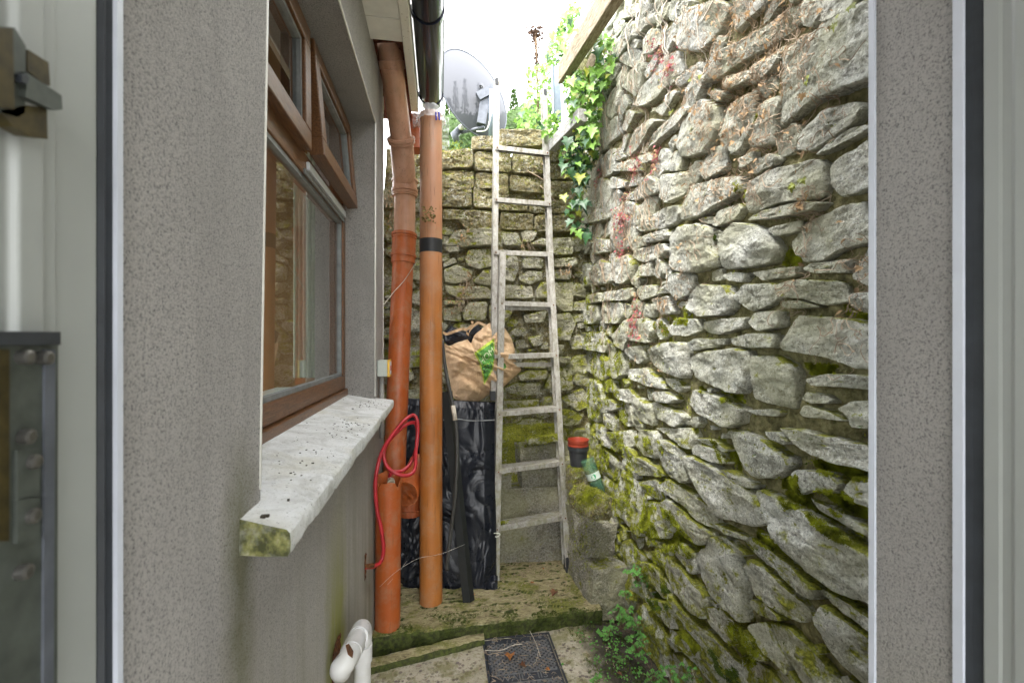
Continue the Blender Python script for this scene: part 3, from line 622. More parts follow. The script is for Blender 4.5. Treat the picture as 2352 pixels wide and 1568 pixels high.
for i, (p, kind) in enumerate(items):
    z = np.mean([a[1] for a in p])
    if kind == 'concrete_block': H = random.uniform(.014, .034)
    elif kind == 'stone': H = random.uniform(.02, .055)
    else: H = random.uniform(.0, .02)
    V, F = stone_mesh(p, Vector((0, YB, 0)), EX, EZ, -EY, H, 500+i*1.3, gap=.002 if kind == 'concrete_block' else .003, step=.014, rough=1.5 if kind == 'concrete_block' else 1.2)
    acc(V, F)
    if kind == 'concrete_block': mobj('block', V, F, M['block_moss'], back, auto=40)
    elif kind == 'stone' or i in keepb: mobj('stone', V, F, M['stone_back'], back, auto=38)
    else: smallb.add(V, F)
smallb.build('small_stones', M['stone_back'], back, auto=38, kind='stuff')
V, F = grid(-.95, XR+.05, -.1, 2.55, 90, 110, None, lambda a, b: (a, YB+.024+.015*fr((a, b, 5), 9), min(b, 2.28) if a < -.33 else b))
acc(V, F); mobj('mortar_bed', V, F, M['block_moss'], back, smooth=True)
MB().box((-.95, YB+.05, -.1), (-.335, YB+.33, 2.28)).box((-.33, YB+.045, -.1), (XR+.05, YB+.33, 2.56)).build('wall_core', M['block_moss'], back)
wall_bvh = BVHTree.FromPolygons(allV, allF)

# ------------------------------------------------------------------ house on the left
house = thing('house', 'grey pebbledashed house wall with brown framed window and white eaves on the left', 'house', (-.6, 1.4, 0))
YE = 2.42; ZW0, ZW1 = 1.045, 2.355
def wedge(y0b, y0t, y1b, y1t, z0, z1, x0=XL-.26, x1=XL):
    return [(x0,y0b,z0),(x1,y0b,z0),(x1,y1b,z0),(x0,y1b,z0),(x0,y0t,z1),(x1,y0t,z1),(x1,y1t,z1),(x0,y1t,z1)], [(0,3,2,1),(4,5,6,7),(0,1,5,4),(1,2,6,5),(2,3,7,6),(3,0,4,7)]
w = MB(); w.add(*wedge(.36, .36, .797, .797, -.05, 1.047)); w.add(*wedge(.797, .797, 2.145, 2.145, -.05, 1.047)); w.add(*wedge(2.145, 2.145, YE, YE, -.05, 1.047))
w.add(*wedge(.36, .36, .797, .847, 1.047, ZW1)); w.add(*wedge(2.135, 2.145, YE, YE, 1.047, ZW1))
w.add(*wedge(.36, .36, .847, .847, ZW1, 2.68)); w.add(*wedge(.847, .847, 2.145, 2.145, ZW1, 2.68)); w.add(*wedge(2.145, 2.145, YE, YE, ZW1, 2.68))
w.build('wall', M['render'], house)
# thin smooth corner beads
def bead(a, b, r=.0035): return MB().tube([a, b], r, 6)
bb = MB(); bb.tube([(XL-.001, .797, 1.12), (XL-.001, .847, ZW1)], .0035, 6).tube([(XL-.001, 2.137, 1.11), (XL-.001, 2.145, ZW1)], .004, 6).tube([(XL-.001, .847, ZW1), (XL-.001, 2.145, ZW1)], .004, 6).tube([(XL-.001, YE, -.02), (XL-.001, YE, 2.62)], .005, 6)
bb.build('corner_bead', M['pvc_white'], house, smooth=True)
# sill: chipped concrete slab
V = []; ns = 150; prof = [(-.43, 1.124), (-.36, 1.113), (-.29, 1.100), (-.24, 1.092), (-.218, 1.0885), (-.2125, 1.084), (-.2115, 1.070), (-.2125, 1.058), (-.216, 1.050), (-.25, 1.0475), (-.30, 1.0478), (-.43, 1.0478)]
for i in range(ns+1):
    u = i/ns
    for k, (x, z) in enumerate(prof):
        s = min(1, max(0, (x+.29)/.078)); y = (.722-.026*s)*(1-u)+(2.165+.02*s)*u
        if x < -.30: y = min(max(y, .79), 2.20)
        chip = 0; 
        if 5 <= k <= 9: chip = max(0, fr((y, z, 2), 6)-.1)*.006+max(0, fr((y, z, 6), 60)-.1)*.006
        V.append((x-chip*1.2 if k < 9 else x, y, z+(chip if k >= 7 else 0)+(.0012*fr((x, y, 3), 25) if k < 9 else 0)))
m = len(prof); F = [(i*m+k, i*m+(k+1) % m, (i+1)*m+(k+1) % m, (i+1)*m+k) for i in range(ns) for k in range(m)]
F += [list(range(m))[::-1], list(range(ns*m, ns*m+m))]
mobj('window_sill', V, F, M['sill'], house, auto=35)
# small crumbs and droppings on the sill
cr = MB(); rnd_ = random.uniform
for _ in range(150):
    g = RN.randint(3); yc, xc, s = [(1.95, -.30, .08), (1.45, -.29, .07), (1.1, -.30, .25)][g]
    y = yc+RN.normal()*s; x = xc+RN.normal()*.035
    if not (-.40 < x < -.22 and .83 < y < 2.1): continue
    z = 1.0885+(-.218-x)*.168; r = RN.uniform(.0005, .0013)*(1.6 if _ % 9 == 0 else 1); cr.box((-r, -r*2, -.001), (r, r*1.3, r*.9), Matrix.Translation((x, y, z)) @ Matrix.Rotation(rnd_(0, 3), 4, 'Z'))
for (x, y, r) in ((-.262, .735, .004), (-.258, .739, .003), (-.25, .81, .002)): cr.box((x-r, y-r*.8, 1.09), (x+r*.7, y+r, 1.095+r))
cr.build('crumbs', M['soil'], house, kind='stuff')
# window
XF = -.42
win = mobj('window', *(lambda b: (b.v, b.f))(MB().box((XF-.06, .80, 1.15), (XF, 2.145, 1.208)).box((XF-.06, .80, 2.30), (XF, 2.145, 2.352)).box((XF-.06, .80, 1.208), (XF, .875, 2.30)).box((XF-.06, 2.09, 1.208), (XF, 2.145, 2.30)).box((XF-.06, .875, 1.885), (XF, 2.09, 1.955)).box((XF-.06, 1.475, 1.955), (XF, 1.525, 2.30))), M['foil'], house)
bevel(win, .004)
bevel(MB().box((XF-.06, .80, 1.108), (XF+.012, 2.145, 1.148)).build('window_cill', M['foil'], win), .003)
# glazing beads, gaskets and panes
def pane(y0, y1, z0, z1, xf, parent, b=.014):
    g = MB().box((xf-.022, y0, z0), (xf-.006, y1, z0+b)).box((xf-.022, y0, z1-b), (xf-.006, y1, z1)).box((xf-.022, y0, z0+b), (xf-.006, y0+b, z1-b)).box((xf-.022, y1-b, z0+b), (xf-.006, y1, z1-b))
    g.build('gasket', M['gasket'], parent)
    mobj('pane', [(xf-.018, y0+b*.5, z0+b*.5), (xf-.018, y1-b*.5, z0+b*.5), (xf-.018, y1-b*.5, z1-b*.5), (xf-.018, y0+b*.5, z1-b*.5)], [(0, 1, 2, 3)], M['glass'], parent)
pane(.875, 2.09, 1.208, 1.885, XF, win)
for (y0, y1, ang) in ((.872, 1.482, 0.6), (1.518, 2.112, 5.0)):
    z0, z1 = 1.945, 2.315; fwid = .058
    b = MB()
    for q in (((0, y0, z0), (.045, y1, z0+fwid)), ((0, y0, z1-fwid), (.045, y1, z1)), ((0, y0, z0+fwid), (.045, y0+fwid, z1-fwid)), ((0, y1-fwid, z0+fwid), (.045, y1, z1-fwid))): b.box(*q)
    Mx = Matrix.Translation((XF-.018, 0, z1)) @ Matrix.Rotation(-R(ang), 4, 'Y') @ Matrix.Translation((0, 0, -z1))
    def TM(mb): mb.v = [tuple(Mx @ Vector(v)) for v in mb.v]; return mb
    sash = TM(b).build('sash', M['foil'], win); bevel(sash, .004)
    y2, y3, z2, z3 = y0+fwid, y1-fwid, z0+fwid, z1-fwid; g = MB(); bw = .012
    g.box((.012, y2, z2), (.034, y3, z2+bw)).box((.012, y2, z3-bw), (.034, y3, z3)).box((.012, y2, z2+bw), (.034, y2+bw, z3-bw)).box((.012, y3-bw, z2+bw), (.034, y3, z3-bw))
    TM(g).build('gasket', M['gasket'], win)
    pv = [tuple(Mx @ Vector(v)) for v in ((.022, y2, z2), (.022, y3, z2), (.022, y3, z3), (.022, y2, z3))]
    mobj('pane', pv, [(0, 1, 2, 3)], M['glass'], win)
MB().box((XF+.001, 1.53, 1.905), (XF+.010, 2.10, 1.93)).build('vent_strip', M['white_strip'], win)
MB().box((XF+.001, 1.50, 1.884), (XF+.006, 2.10, 1.898)).build('gasket', M['gasket'], win)
# dim room behind the window
rm = MB(); x0, x1, y0, y1, z0, z1 = -2.6, XL-.262, .45, 2.75, .5, 2.5
rm.add([(x0,y0,z0),(x1,y0,z0),(x1,y1,z0),(x0,y1,z0),(x0,y0,z1),(x1,y0,z1),(x1,y1,z1),(x0,y1,z1)], [(0,1,2,3),(4,7,6,5),(0,4,5,1),(2,6,7,3)])
rm.build('room_lining', M['room'], house)
MB().box((XL-.42, .80, 1.13), (XL-.20, 2.145, 1.158)).build('window_board', M['inner_sill'], house)
cur = []
for i in range(60):
    x = -.56-.24*i/59; cur.append((x, 2.66+.018*math.sin(i*1.1)))
V = [(a, b, 1.16) for a, b in cur]+[(a, b, 2.4) for a, b in cur]
mobj('reflection_sheet', V, [(i, i+1, 61+i, 60+i) for i in range(59)], simple('pale curtain', (.66, .72, .62), .9, var=.1), house, smooth=True)  # added pale sheet standing in for the jamb's reflection in the pane
# eaves
yb = .36
while yb < 1.99:
    y2 = min(yb+.148, 2.0)
    bevel(MB().box((XL-.03, yb+.0015, 2.640+random.uniform(0, .0015)), (-.1575, y2-.0015, 2.652)).build('soffit_board', M['pvc_white'], house), .0015, 1); yb += .15
MB().box((XL-.20, 2.0, 2.78), (-.158, 2.62, 2.80)).box((XL-.20, 2.60, 2.60), (-.158, 2.62, 2.80)).box((XL-.12, 2.0, 2.653), (-.158, 2.012, 2.78)).build('eaves_lining', M['rust_foam'], house)
V, F = grid(XL-.1, -.16, 2.0, 2.6, 24, 40, lambda x, y: 2.752+.05*fr((x, y, 2), 9)-.05*max(0, (2.10-y))*5)
mobj('eaves_foam', V, F, M['rust_foam'], house, smooth=True)
V, F = grid(XL-.05, XL+.018, 2.05, 2.5, 10, 40, None, lambda a, b: (XL-.02+.028*fr((b, a*3, 2), 14), b, 2.40+.33*(a-XL+.05)/.068))
mobj('broken_plaster', V, F, M['mortar'], house)
bevel(MB().box((-.157, .36, 2.632), (-.118, 2.585, 2.80)).build('fascia', M['fascia'], house), .004)
gx, gz, gr = -.050, 2.735, .064
def gut(y0, y1, r0, r1, a0=180, a1=360, n=28):
    V = []; 
    for y in (y0, y1):
        for r in (r0, r1):
            for k in range(n+1):
                a = R(a0+(a1-a0)*k/n); V.append((gx+math.cos(a)*r, y, gz+math.sin(a)*r*1.12))
    m = n+1; F = []
    for k in range(n):
        F += [(k, k+1, 2*m+k+1, 2*m+k), (m+k, 3*m+k, 3*m+k+1, m+k+1), (k, m+k, m+k+1, k+1), (2*m+k, 2*m+k+1, 3*m+k+1, 3*m+k)]
    F += [(0, 2*m, 3*m, m), (n, m+n, 3*m+n, 2*m+n)]
    return V, F
gg = mobj('gutter', *gut(.36, 2.60, gr-.003, gr), M['gutter'], house, auto=50)
mobj('gutter_end', *gut(2.555, 2.612, gr+.0003, gr+.005), M['gutter'], gg, auto=50)
mobj('gutter_cap', [(gx, 2.612, gz)]+[(gx+math.cos(R(180+180*k/24))*(gr+.005), 2.612, gz+math.sin(R(180+180*k/24))*(gr+.005)*1.12) for k in range(25)], [(0, k+1, k+2) for k in range(24)], M['gutter'], gg)
MB().tube([(gx+gr, .36, gz+.004), (gx+gr, 2.61, gz+.004)], .006, 8).build('gutter_rim', M['gutter'], gg, smooth=True)
for yy in (1.0, 1.9): mobj('gutter_bracket', *gut(yy, yy+.028, gr+.0008, gr+.006), M['gutter'], gg, auto=50)
rf = MB(); 
rf.add([(-.10, .30, 2.81), (-.10, 2.66, 2.81), (-3.2, 2.66, 4.0), (-3.2, .30, 4.0), (-.10, .30, 2.835), (-.10, 2.66, 2.835), (-3.2, 2.66, 4.03), (-3.2, .30, 4.03)], [(0,3,2,1),(4,5,6,7),(0,1,5,4),(1,2,6,5),(2,3,7,6),(3,0,4,7)])
rf.build('roof', M['slate'], house)
MB().box((-2.7, .37, -.05), (XL-.262, .45, 2.8)).box((-2.7, 2.76, -.05), (-1.2, 2.82, 3.2)).build('rear_walls', M['render_plain'], house, kind='stuff')
MB().box((-1.25, YE-.1, 2.36), (XL-.262, YE, 2.79)).box((-1.25, YE-.1, -.05), (XL-.262, YE, 1.04)).build('end_wall', M['render_plain'], house, kind='stuff')
# doorway: reveal on the right, wall over and beside it
XD, YF, YO = .627, .462, .577
dw = MB().box((XD, .4685, -.05), (2.4, YO, 3.0)).box((XD+.06, .36, -.05), (2.4, .4683, 3.0)).box((XL+.001, .36, 2.15), (XD-.001, YO, 3.0)); dw.build('door_wall', M['render'], house)
MB().box((XD-.0035, YO-.006, 0), (XD+.004, YO+.003, 2.15)).build('corner_bead', M['bead'], house)
MB().box((XL-.001, .30, -.02), (XD+.001, .57, .0)).build('threshold', M['door_pvc'], house)
h_ = MB(); x0, x1, y0, y1, z0, z1 = -.7, 1.2, -1.5, .358, 0, 2.35  # unseen hall added behind the camera, short and open-backed for fill light
h_.add([(x0,y0,z0),(x1,y0,z0),(x1,y1,z0),(x0,y1,z0),(x0,y0,z1),(x1,y0,z1),(x1,y1,z1),(x0,y1,z1)], [(0,1,2,3),(4,7,6,5),(1,5,6,2),(3,7,4,0)])
h_.build('added_hall_lining', M['hall'], house)
MB().box((-.95, .30, 0), (XL-.075, .357, 2.5)).box((XD+.075, .30, 0), (1.55, .357, 2.5)).box((XL-.075, .30, 2.17), (XD+.075, .357, 2.5)).build('inner_wall', M['hall'], house, kind='stuff')
# door frame, left leg
df = mobj('door_frame', *(lambda b: (b.v, b.f))(MB().prism([(XL-.10, .10), (-.285, .10), (-.285, .352), (-.2795, .355), (-.2795, .374), (-.285, .377), (-.285, .392), (-.2885, .394), (-.2885, .437), (-.290, .439), (-.40, .439)], -.02, 2.15)
   .prism([(XD+.10, .10), (XD+.10, .4393), (XD+.0, .4393), (XD-.0005, .437), (XD-.0005, .424), (XD+.001, .421), (XD+.001, .412), (XD-.002, .409), (XD-.002, .10)], -.02, 2.15)
   .box((XL, .38, 2.06), (XD, .44, 2.149))), M['door_pvc'], house)
bevel(df, .0015)
MB().prism([(XL-.04, .4395), (-.289, .4395), (-.286, .443), (-.289, .449), (-.287, .4545), (-.33, .4545)], -.02, 2.15).build('seal', M['door_seal'], df)
MB().prism([(XD+.07, .4395), (XD+.07, .4565), (XD-.001, .4565), (XD+.001, .450), (XD+.003, .4395)], -.02, 2.15).build('seal', M['door_seal'], df)
MB().prism([(XL-.02, .455), (-.2835, .455), (-.2835, .4625), (XL-.02, .4625)], -.02, 2.15).build('bead', M['bead'], df)
MB().prism([(XD+.07, .457), (XD+.07, .468), (XD-.0045, .468), (XD-.0045, .457)], -.02, 2.15).build('bead', M['bead'], df)
# lock keep (upper) and hinge-side lock strip (lower)
def dp(x, y, X=-.279): return PX(x, y, X)
a = dp(2, 60); 
k = MB()
X0 = -.278
def flat(D, X, th): 
    q = [PX(x, y, X) for x, y in D]; n = len(q)
    V = [(X, p.y, p.z) for p in q]+[(X-th, p.y, p.z) for p in q]
    return V, [list(range(n)), list(range(n, 2*n))[::-1]]+[(i, n+i, n+(i+1) % n, (i+1) % n) for i in range(n)]
kp = mobj('lock_keep', *flat([(-60, 55), (34, 62), (60, 105), (58, 258), (40, 268), (-60, 240)], -.268, .011), M['steel'], df)
mobj('keep_cover', *flat([(-60, 58), (30, 64), (34, 250), (-60, 236)], -.262, .005), M['brass_old'], kp)
mobj('keep_tongue', *flat([(62, 165), (100, 190), (142, 218), (144, 250), (128, 252), (60, 222)], -.264, .006), M['steel'], kp)
mobj('keep_hook', *flat([(64, 112), (112, 142), (116, 196), (100, 190), (64, 162)], -.268, .008), M['brass_old'], kp)
mobj('keep_tail', *flat([(0, 252), (60, 240), (108, 245), (110, 318), (70, 312), (30, 290)], -.268, .009), M['brass_old'], kp)
mobj('screw', *flat([(50, 170), (62, 168), (68, 180), (64, 192), (52, 188)], -.2615, .004), M['door_seal'], kp)
st = mobj('lock_strip', *flat([(-60, 790), (134, 790), (132, 1600), (-60, 1600)], -.272, .006), M['steel'], df)
mobj('strip_cap', *flat([(-60, 758), (140, 760), (140, 790), (-60, 790)], -.268, .010), M['door_seal'], st)
mobj('strip_channel', *flat([(104, 800), (128, 800), (124, 1600), (100, 1600)], -.2705, .004), M['dark_metal'], st)
mobj('strip_tape', *flat([(-40, 800), (22, 800), (22, 1240), (-40, 1240)], -.2700, .004), M['brass_old'], st)
for (x, y, h) in ((40, 850, 0), (45, 1015, 0), (52, 1032, 45), (52, 1145, 40)):
    if h: mobj('strip_bracket', *flat([(40, y), (92, y-6), (92, y+h*2.2), (40, y+h*2.5)], -.2695, .003), M['steel'], st)
for (x, y) in ((64, 818), (108, 820), (66, 1000), (80, 1058), (78, 1182), (60, 1310)):
    c = dp(x, y, -.268); mb = MB().tube([(-.272, c.y, c.z), (-.2665, c.y, c.z), (-.2655, c.y, c.z)], [.0048, .0048, .003], 14)
    mb.build('screw', M['screw'], st, smooth=False)

# ------------------------------------------------------------------ pipes
def ring_profile(a, b, r, ribs):
    """pipe from a to b; ribs = list of (distance, length, extra radius)"""
    a = Vector(a); b = Vector(b); L = (b-a).length; d = (b-a)/L; pts = [(0, r)]
    for s, l, e in sorted(ribs): pts += [(s-.001, r), (s, r+e), (s+l, r+e), (s+l+.001, r)]
    pts.append((L, r)); return [a+d*min(max(s, 0), L) for s, _ in pts], [q for _, q in pts]
SP = [P(892, 118, 2.10), P(923, 330, 2.36), P(930, 425, 2.47), P(929, 540, 2.45), P(926, 592, 2.44), P(905, 1100, 2.30)]
soil = thing('soil_pipe', 'jointed brown and orange soil pipe rising beside the house corner into the eaves', 'pipe', tuple(P(905, 1100, 2.3)))
pr_ = .054
def seg(name, a, b, r, mat, ribs=(), ext=0, parent=soil):
    d = (Vector(b)-Vector(a)).normalized(); pa, ra = ring_profile(Vector(a)-d*ext, Vector(b)+d*ext, r, ribs)
    return MB().tube(pa, ra, 36).build(name, mat, parent, auto=40)
seg('upper_pipe', SP[0]+Vector((0, .03, .06)), SP[1], pr_, M['orange_faded'], ((.07, .035, .006),))
MB().tube(smooth_path([SP[1]-(SP[1]-SP[0]).normalized()*.02, SP[1], SP[1].lerp(SP[2], .3), SP[2]], 5), .060, 36).build('bend', M['orange_faded'], soil, auto=40)
seg('collar', SP[1]+(SP[0]-SP[1]).normalized()*.035, SP[1]+(SP[0]-SP[1]).normalized()*.005, .067, M['orange_faded'], ((.004, .010, .005), (.022, .006, .003)))
seg('socket', SP[2]+Vector((0, 0, .035)), SP[2]-Vector((0, 0, .06)), .065, M['orange_faded'], ((.004, .010, .005), (.058, .012, .006), (.078, .008, .003)))
seg('middle_pipe', SP[2]-Vector((0, 0, .05)), SP[3], .0565, M['orange_faded'])
seg('coupling', SP[3]+Vector((0, 0, .015)), SP[4]-Vector((0, 0, .025)), .0625, M['orange'], ((.004, .012, .005), (.022, .008, .003), (.118, .012, .005)))
seg('lower_pipe', SP[4], SP[5], .055, M['orange'])
# long loose pipe
b0 = P(990, 1368, 2.24); b0.z = slab_z(b0.x, b0.y)+.001
lp = thing('drain_pipe', 'long upright orange pipe with black tape band standing by the wrapped board', 'pipe', tuple(b0))
t1 = P(990, 262, 2.30)
def hollow(a, b, r, th=.0035, n=40, cut=0.0):
    a = Vector(a); b = Vector(b); d = (b-a).normalized()
    return MB().tube([a, b, b, b-d*.10, b-d*.101], [r, r, r-th, r-th, .001], n, caps=False)
o = hollow(b0, t1, .0555).build('pipe_wall', M['orange_long'], lp, auto=40)
tz = b0.lerp(t1, (P(990, 563, 2.27).z-b0.z)/(t1.z-b0.z)); MB().tube([tz-Vector((0, 0, .034)), tz+Vector((0, 0, .034))], .0566, 40).build('tape_band', M['tape'], lp, auto=40)
# plastic bag over its top
V = []; n = 44
for j in range(9):
    for i in range(n):
        a = 2*math.pi*i/n; r = .058+.012*fr((math.cos(a)*2, math.sin(a)*2, j*.5), 1.6)+.004*j/2
        V.append((t1.x+math.cos(a)*r, t1.y+math.sin(a)*r, t1.z+.030-.009*j+.012*fr((math.cos(a), math.sin(a), 3), 2)))
F = [(j*n+i, j*n+(i+1) % n, (j+1)*n+(i+1) % n, (j+1)*n+i) for j in range(8) for i in range(n)]
pbag = thing('plastic_film', 'clear torn plastic film with blue stripes hanging over the long orange pipe', 'plastic film', tuple(t1))
mobj('film', V, F, M['film'], pbag, smooth=True)
V, F = grid(0, 1, 0, 1, 10, 26, None, lambda u, v: tuple(P(1006+26*u+4*fr((u, v, 1), 3), 262+78*v+6*u, 2.36+.03*fr((u*2, v*4, 2), 2))))
mobj('film_tail', V, F, M['film'], pbag, smooth=True)
V, F = grid(0, 1, 0, 1, 8, 20, None, lambda u, v: tuple(P(948+20*u, 255+40*v*(1-.3*u), 2.34+.02*fr((u*2, v*4, 2), 2))))
mobj('film_tail', V, F, M['film'], pbag, smooth=True)
for x in (1001, 1008): MB().tube([P(x, 256, 2.235), P(x+1, 274, 2.235)], .0035, 6).build('blue_stripe', M['blue'], pbag)
# stub behind
seg('pipe_stub', P(952, 268, 2.62), P(957, 345, 2.62), .05, M['orange_dull'], ((.03, .02, .006),), 0, thing('pipe_stub', 'short dull orange pipe piece behind the top of the soil pipe', 'pipe', tuple(P(955, 300, 2.62))))
# cut pipe
c0 = P(890, 1415, 2.04); c0.z = slab_z(c0.x, c0.y)+.001
c1 = P(893, 1098, 2.03)
cp = thing('cut_pipe', 'short orange pipe with broken jagged top holding the red hose end', 'pipe', tuple(c0))
n = 40; V = []; ax = (c1-c0).normalized(); e1 = ax.orthogonal().normalized(); e2 = ax.cross(e1)
for ri, (base, r) in enumerate(((c0, .0555), (c1-ax*.08, .0555), (None, .0555), (None, .052), (c1-ax*.14, .052), (c1-ax*.141, .002))):
    for k in range(n):
        a = 2*math.pi*k/n; jag = .016*noise.noise(Vector((math.cos(a)*1.6, math.sin(a)*1.6, 4)))+(.02 if 6 < k < 16 else 0)+(-.016 if k in (20, 21, 30, 31) else 0)
        p = base if base is not None else c1+ax*jag; V.append(p+(e1*math.cos(a)+e2*math.sin(a))*r)
F = [(j*n+i, j*n+(i+1) % n, (j+1)*n+(i+1) % n, (j+1)*n+i) for j in range(5) for i in range(n)]
mobj('pipe_wall', V, F, M['orange'], cp, auto=45)
# elbow / branch fitting hidden behind
el = thing('pipe_branch', 'orange branch fitting with dark open socket wedged between the two standing pipes', 'pipe fitting', tuple(P(945, 1150, 2.35)))
ea, eb, ec = P(930, 1132, 2.20), P(948, 1098, 2.33), P(966, 1060, 2.44)
dd = (ea-eb).normalized()
MB().tube([ea-dd*.02, ea, ea, ea-dd*.05, ea-dd*.051], [.066, .066, .060, .058, .003], 36, caps=False).build('socket', M['orange'], el, auto=40)
MB().tube(smooth_path([ea-dd*.015, eb, ec]), .060, 32).build('elbow', M['orange'], el, auto=40)
seg('stub', P(943, 1120, 2.36), P(941, 1178, 2.36), .060, M['orange_dull'], ((.10, .02, .005),), 0, el)
MB().tube([ea-dd*.030, ea-dd*.029], .0585, 30).build('bore_shade', M['pipe_dark'], el)  # dark disc closing the socket, the inner shade put into its colour
# red hose
hp = [(252,592,2.0),(243,562,2.02),(262,535,2.02),(330,520,2.05),(385,455,2.1),(412,350,2.12),(408,245,2.12),(375,230,2.10),(320,260,2.06),(240,340,2.02),(208,420,2.0),(230,500,1.99),(290,543,1.99),(355,552,2.01),(398,512,2.04),(405,400,2.08),(415,300,2.10),(412,215,2.10),(385,184,2.10),(335,215,2.06),(275,285,2.02),(205,390,1.97),(170,500,1.94),(156,620,1.93),(166,760,1.93),(192,880,1.93),(206,1000,1.93),(192,1075,1.92),(150,1108,1.86),(92,1113,1.775)]
hpts = [P(803.6+x*.375, 882+y*.375, z) for x, y, z in hp]
hs = thing('garden_hose', 'red rubber hose looped over the pipes and joined to the wall stub', 'hose', tuple(hpts[-1]))
MB().tube(smooth_path(hpts, 7), .0083, 12).build('hose_tube', M['hose'], hs, smooth=True)
e = hpts[0]; dd = (P(257, 0, 1)*0+Vector((.05, -.25, -.04))).normalized()
MB().tube([e-dd*.012, e+dd*.012, e+dd*.012, e+dd*.004, e-dd*.006], [.017, .017, .007, .006, .001], 8, caps=False).build('hose_fitting', M['brass'], hs)
e = hpts[-1]; MB().tube([e+Vector((-.03, 0, 0)), e+Vector((.035, .01, 0))], .0085, 12).build('pipe_tail', M['rust'], hs, smooth=True)
V, F = grid(0, 1, 0, 1, 10, 24, None, lambda u, v: (XL+.0015+.006*max(0, fr((u*3, v*5, 1), 1)), e.y-.012+.028*u+.01*fr((v*4, 1, 1), 1), e.z-.05+.10*v))
mobj('rust_patch', V, F, M['rust'], house)
# white waste pipe
wp = thing('waste_pipe', 'white waste pipe with chipped elbow leaving the wall at low level', 'waste pipe', (-.235, 1.3, .02))
wA, wB, wC, wD = PX(742, 1548, XL-.03), PX(802, 1506, -.232), PX(829, 1446, -.232), None
wD = Vector((wC.x, wC.y+.012, .0))
Lw = Vector((XL, wA.y, wA.z))
path = smooth_path([Vector((XL-.04, wA.y+.01, wA.z-.01)), Vector((XL+.012, wA.y+.012, wA.z-.005)), Vector((-.245, wB.y-.035, wB.z-.002)), Vector((-.232, wB.y, wB.z)), wB.lerp(wC, .3)], 6)
MB().tube(path, .0262, 28).build('elbow', M['waste'], wp, smooth=True)
seg('sleeve', wB.lerp(wC, .12), wB.lerp(wC, .42), .0285, M['waste'], (), 0, wp)
seg('straight', wB.lerp(wC, .2), wC, .0242, M['waste'], (), 0, wp)
seg('sleeve', wB.lerp(wC, .72), wC, .0285, M['waste'], (), 0, wp)
MB().tube(smooth_path([wB.lerp(wC, .85), wC, wC+Vector((0, .022, -.012)), wC+Vector((0, .030, -.05))], 6), .0275, 28).build('bend', M['waste'], wp, smooth=True)
seg('down_pipe', wC+Vector((0, .03, -.03)), Vector((wC.x, wC.y+.03, .0)), .0242, M['waste'], ((.03, .05, .004),), 0, wp)
V, F = grid(0, 1, 0, 1, 18, 30, None, lambda u, v: (XL+.002+.010*max(0, fr((u*3, v*5, 9), 1.2)), wA.y-.036+.085*u+.012*fr((v*5, 1, 1), 1), wA.z-.075+.16*v))
mobj('rust_patch', V, F, M['rust'], house)
V, F = flat([(795, 1478), (802, 1475), (812, 1492), (810, 1508), (800, 1500)], -.2025, .001)
mobj('chip', V, F, M['rust'], wp)
# junction box and conduit
jb = thing('junction_box', 'small grey junction box with yellow edged sticker on the house corner', 'junction box', (XL, 2.24, 1.19))
bevel(MB().box((XL, 2.20, 1.195), (XL+.046, 2.285, 1.272)).build('box_body', M['box_grey'], jb), .004)
bevel(MB().box((XL+.046, 2.198, 1.193), (XL+.056, 2.287, 1.274)).build('lid', M['sticker'], jb), .002)
MB().box((XL+.0561, 2.21, 1.203), (XL+.0575, 2.275, 1.264)).build('sticker', M['sticker_w'], jb)
MB().box((XL+.0576, 2.22, 1.222), (XL+.058, 2.265, 1.245)).build('sticker_print', M['red'], jb)
MB().tube([(XL+.016, 2.243, 1.195), (XL+.016, 2.243, .9)], .0115, 12).build('conduit', M['conduit'], jb, smooth=True)

# ------------------------------------------------------------------ wrapped board, bag, bars
def sheet(D, zc, nu, nv, disp, mat, name, parent, thick=.02):
    """D: four picture corners TL TR BR BL with distance each"""
    c = [P(*D[i], zc[i]) for i in range(4)]
    nrm = (c[1]-c[0]).cross(c[3]-c[0]).normalized()
    if nrm.y > 0: nrm = -nrm
    V = []
    for j in range(nv+1):
        for i in range(nu+1):
            u, v = i/nu, j/nv; p = c[0].lerp(c[1], u).lerp(c[3].lerp(c[2], u), v); V.append(p+nrm*disp(u, v))
    F = [(j*(nu+1)+i, j*(nu+1)+i+1, (j+1)*(nu+1)+i+1, (j+1)*(nu+1)+i) for j in range(nv) for i in range(nu)]
    if name: mobj(name, V, F, mat, parent, smooth=True)
    return V, F, nrm
base = P(1040, 1345, 2.4); base.z = .08
board = thing('wrapped_board', 'tall board wrapped in creased black polythene leaning behind the long pipe', 'wrapped board', tuple(base))
def crumple(p, a):
    q = p+Vector((noise.noise(p*1.7), noise.noise(p*1.7+Vector((9, 0, 0))), 0))*.35
    return a*(abs(noise.noise(q))*1.1+.55*abs(noise.noise(q*2.1+Vector((3, 7, 1))))+.28*abs(noise.noise(q*4.3+Vector((8, 2, 5))))+.12*abs(noise.noise(q*9)))
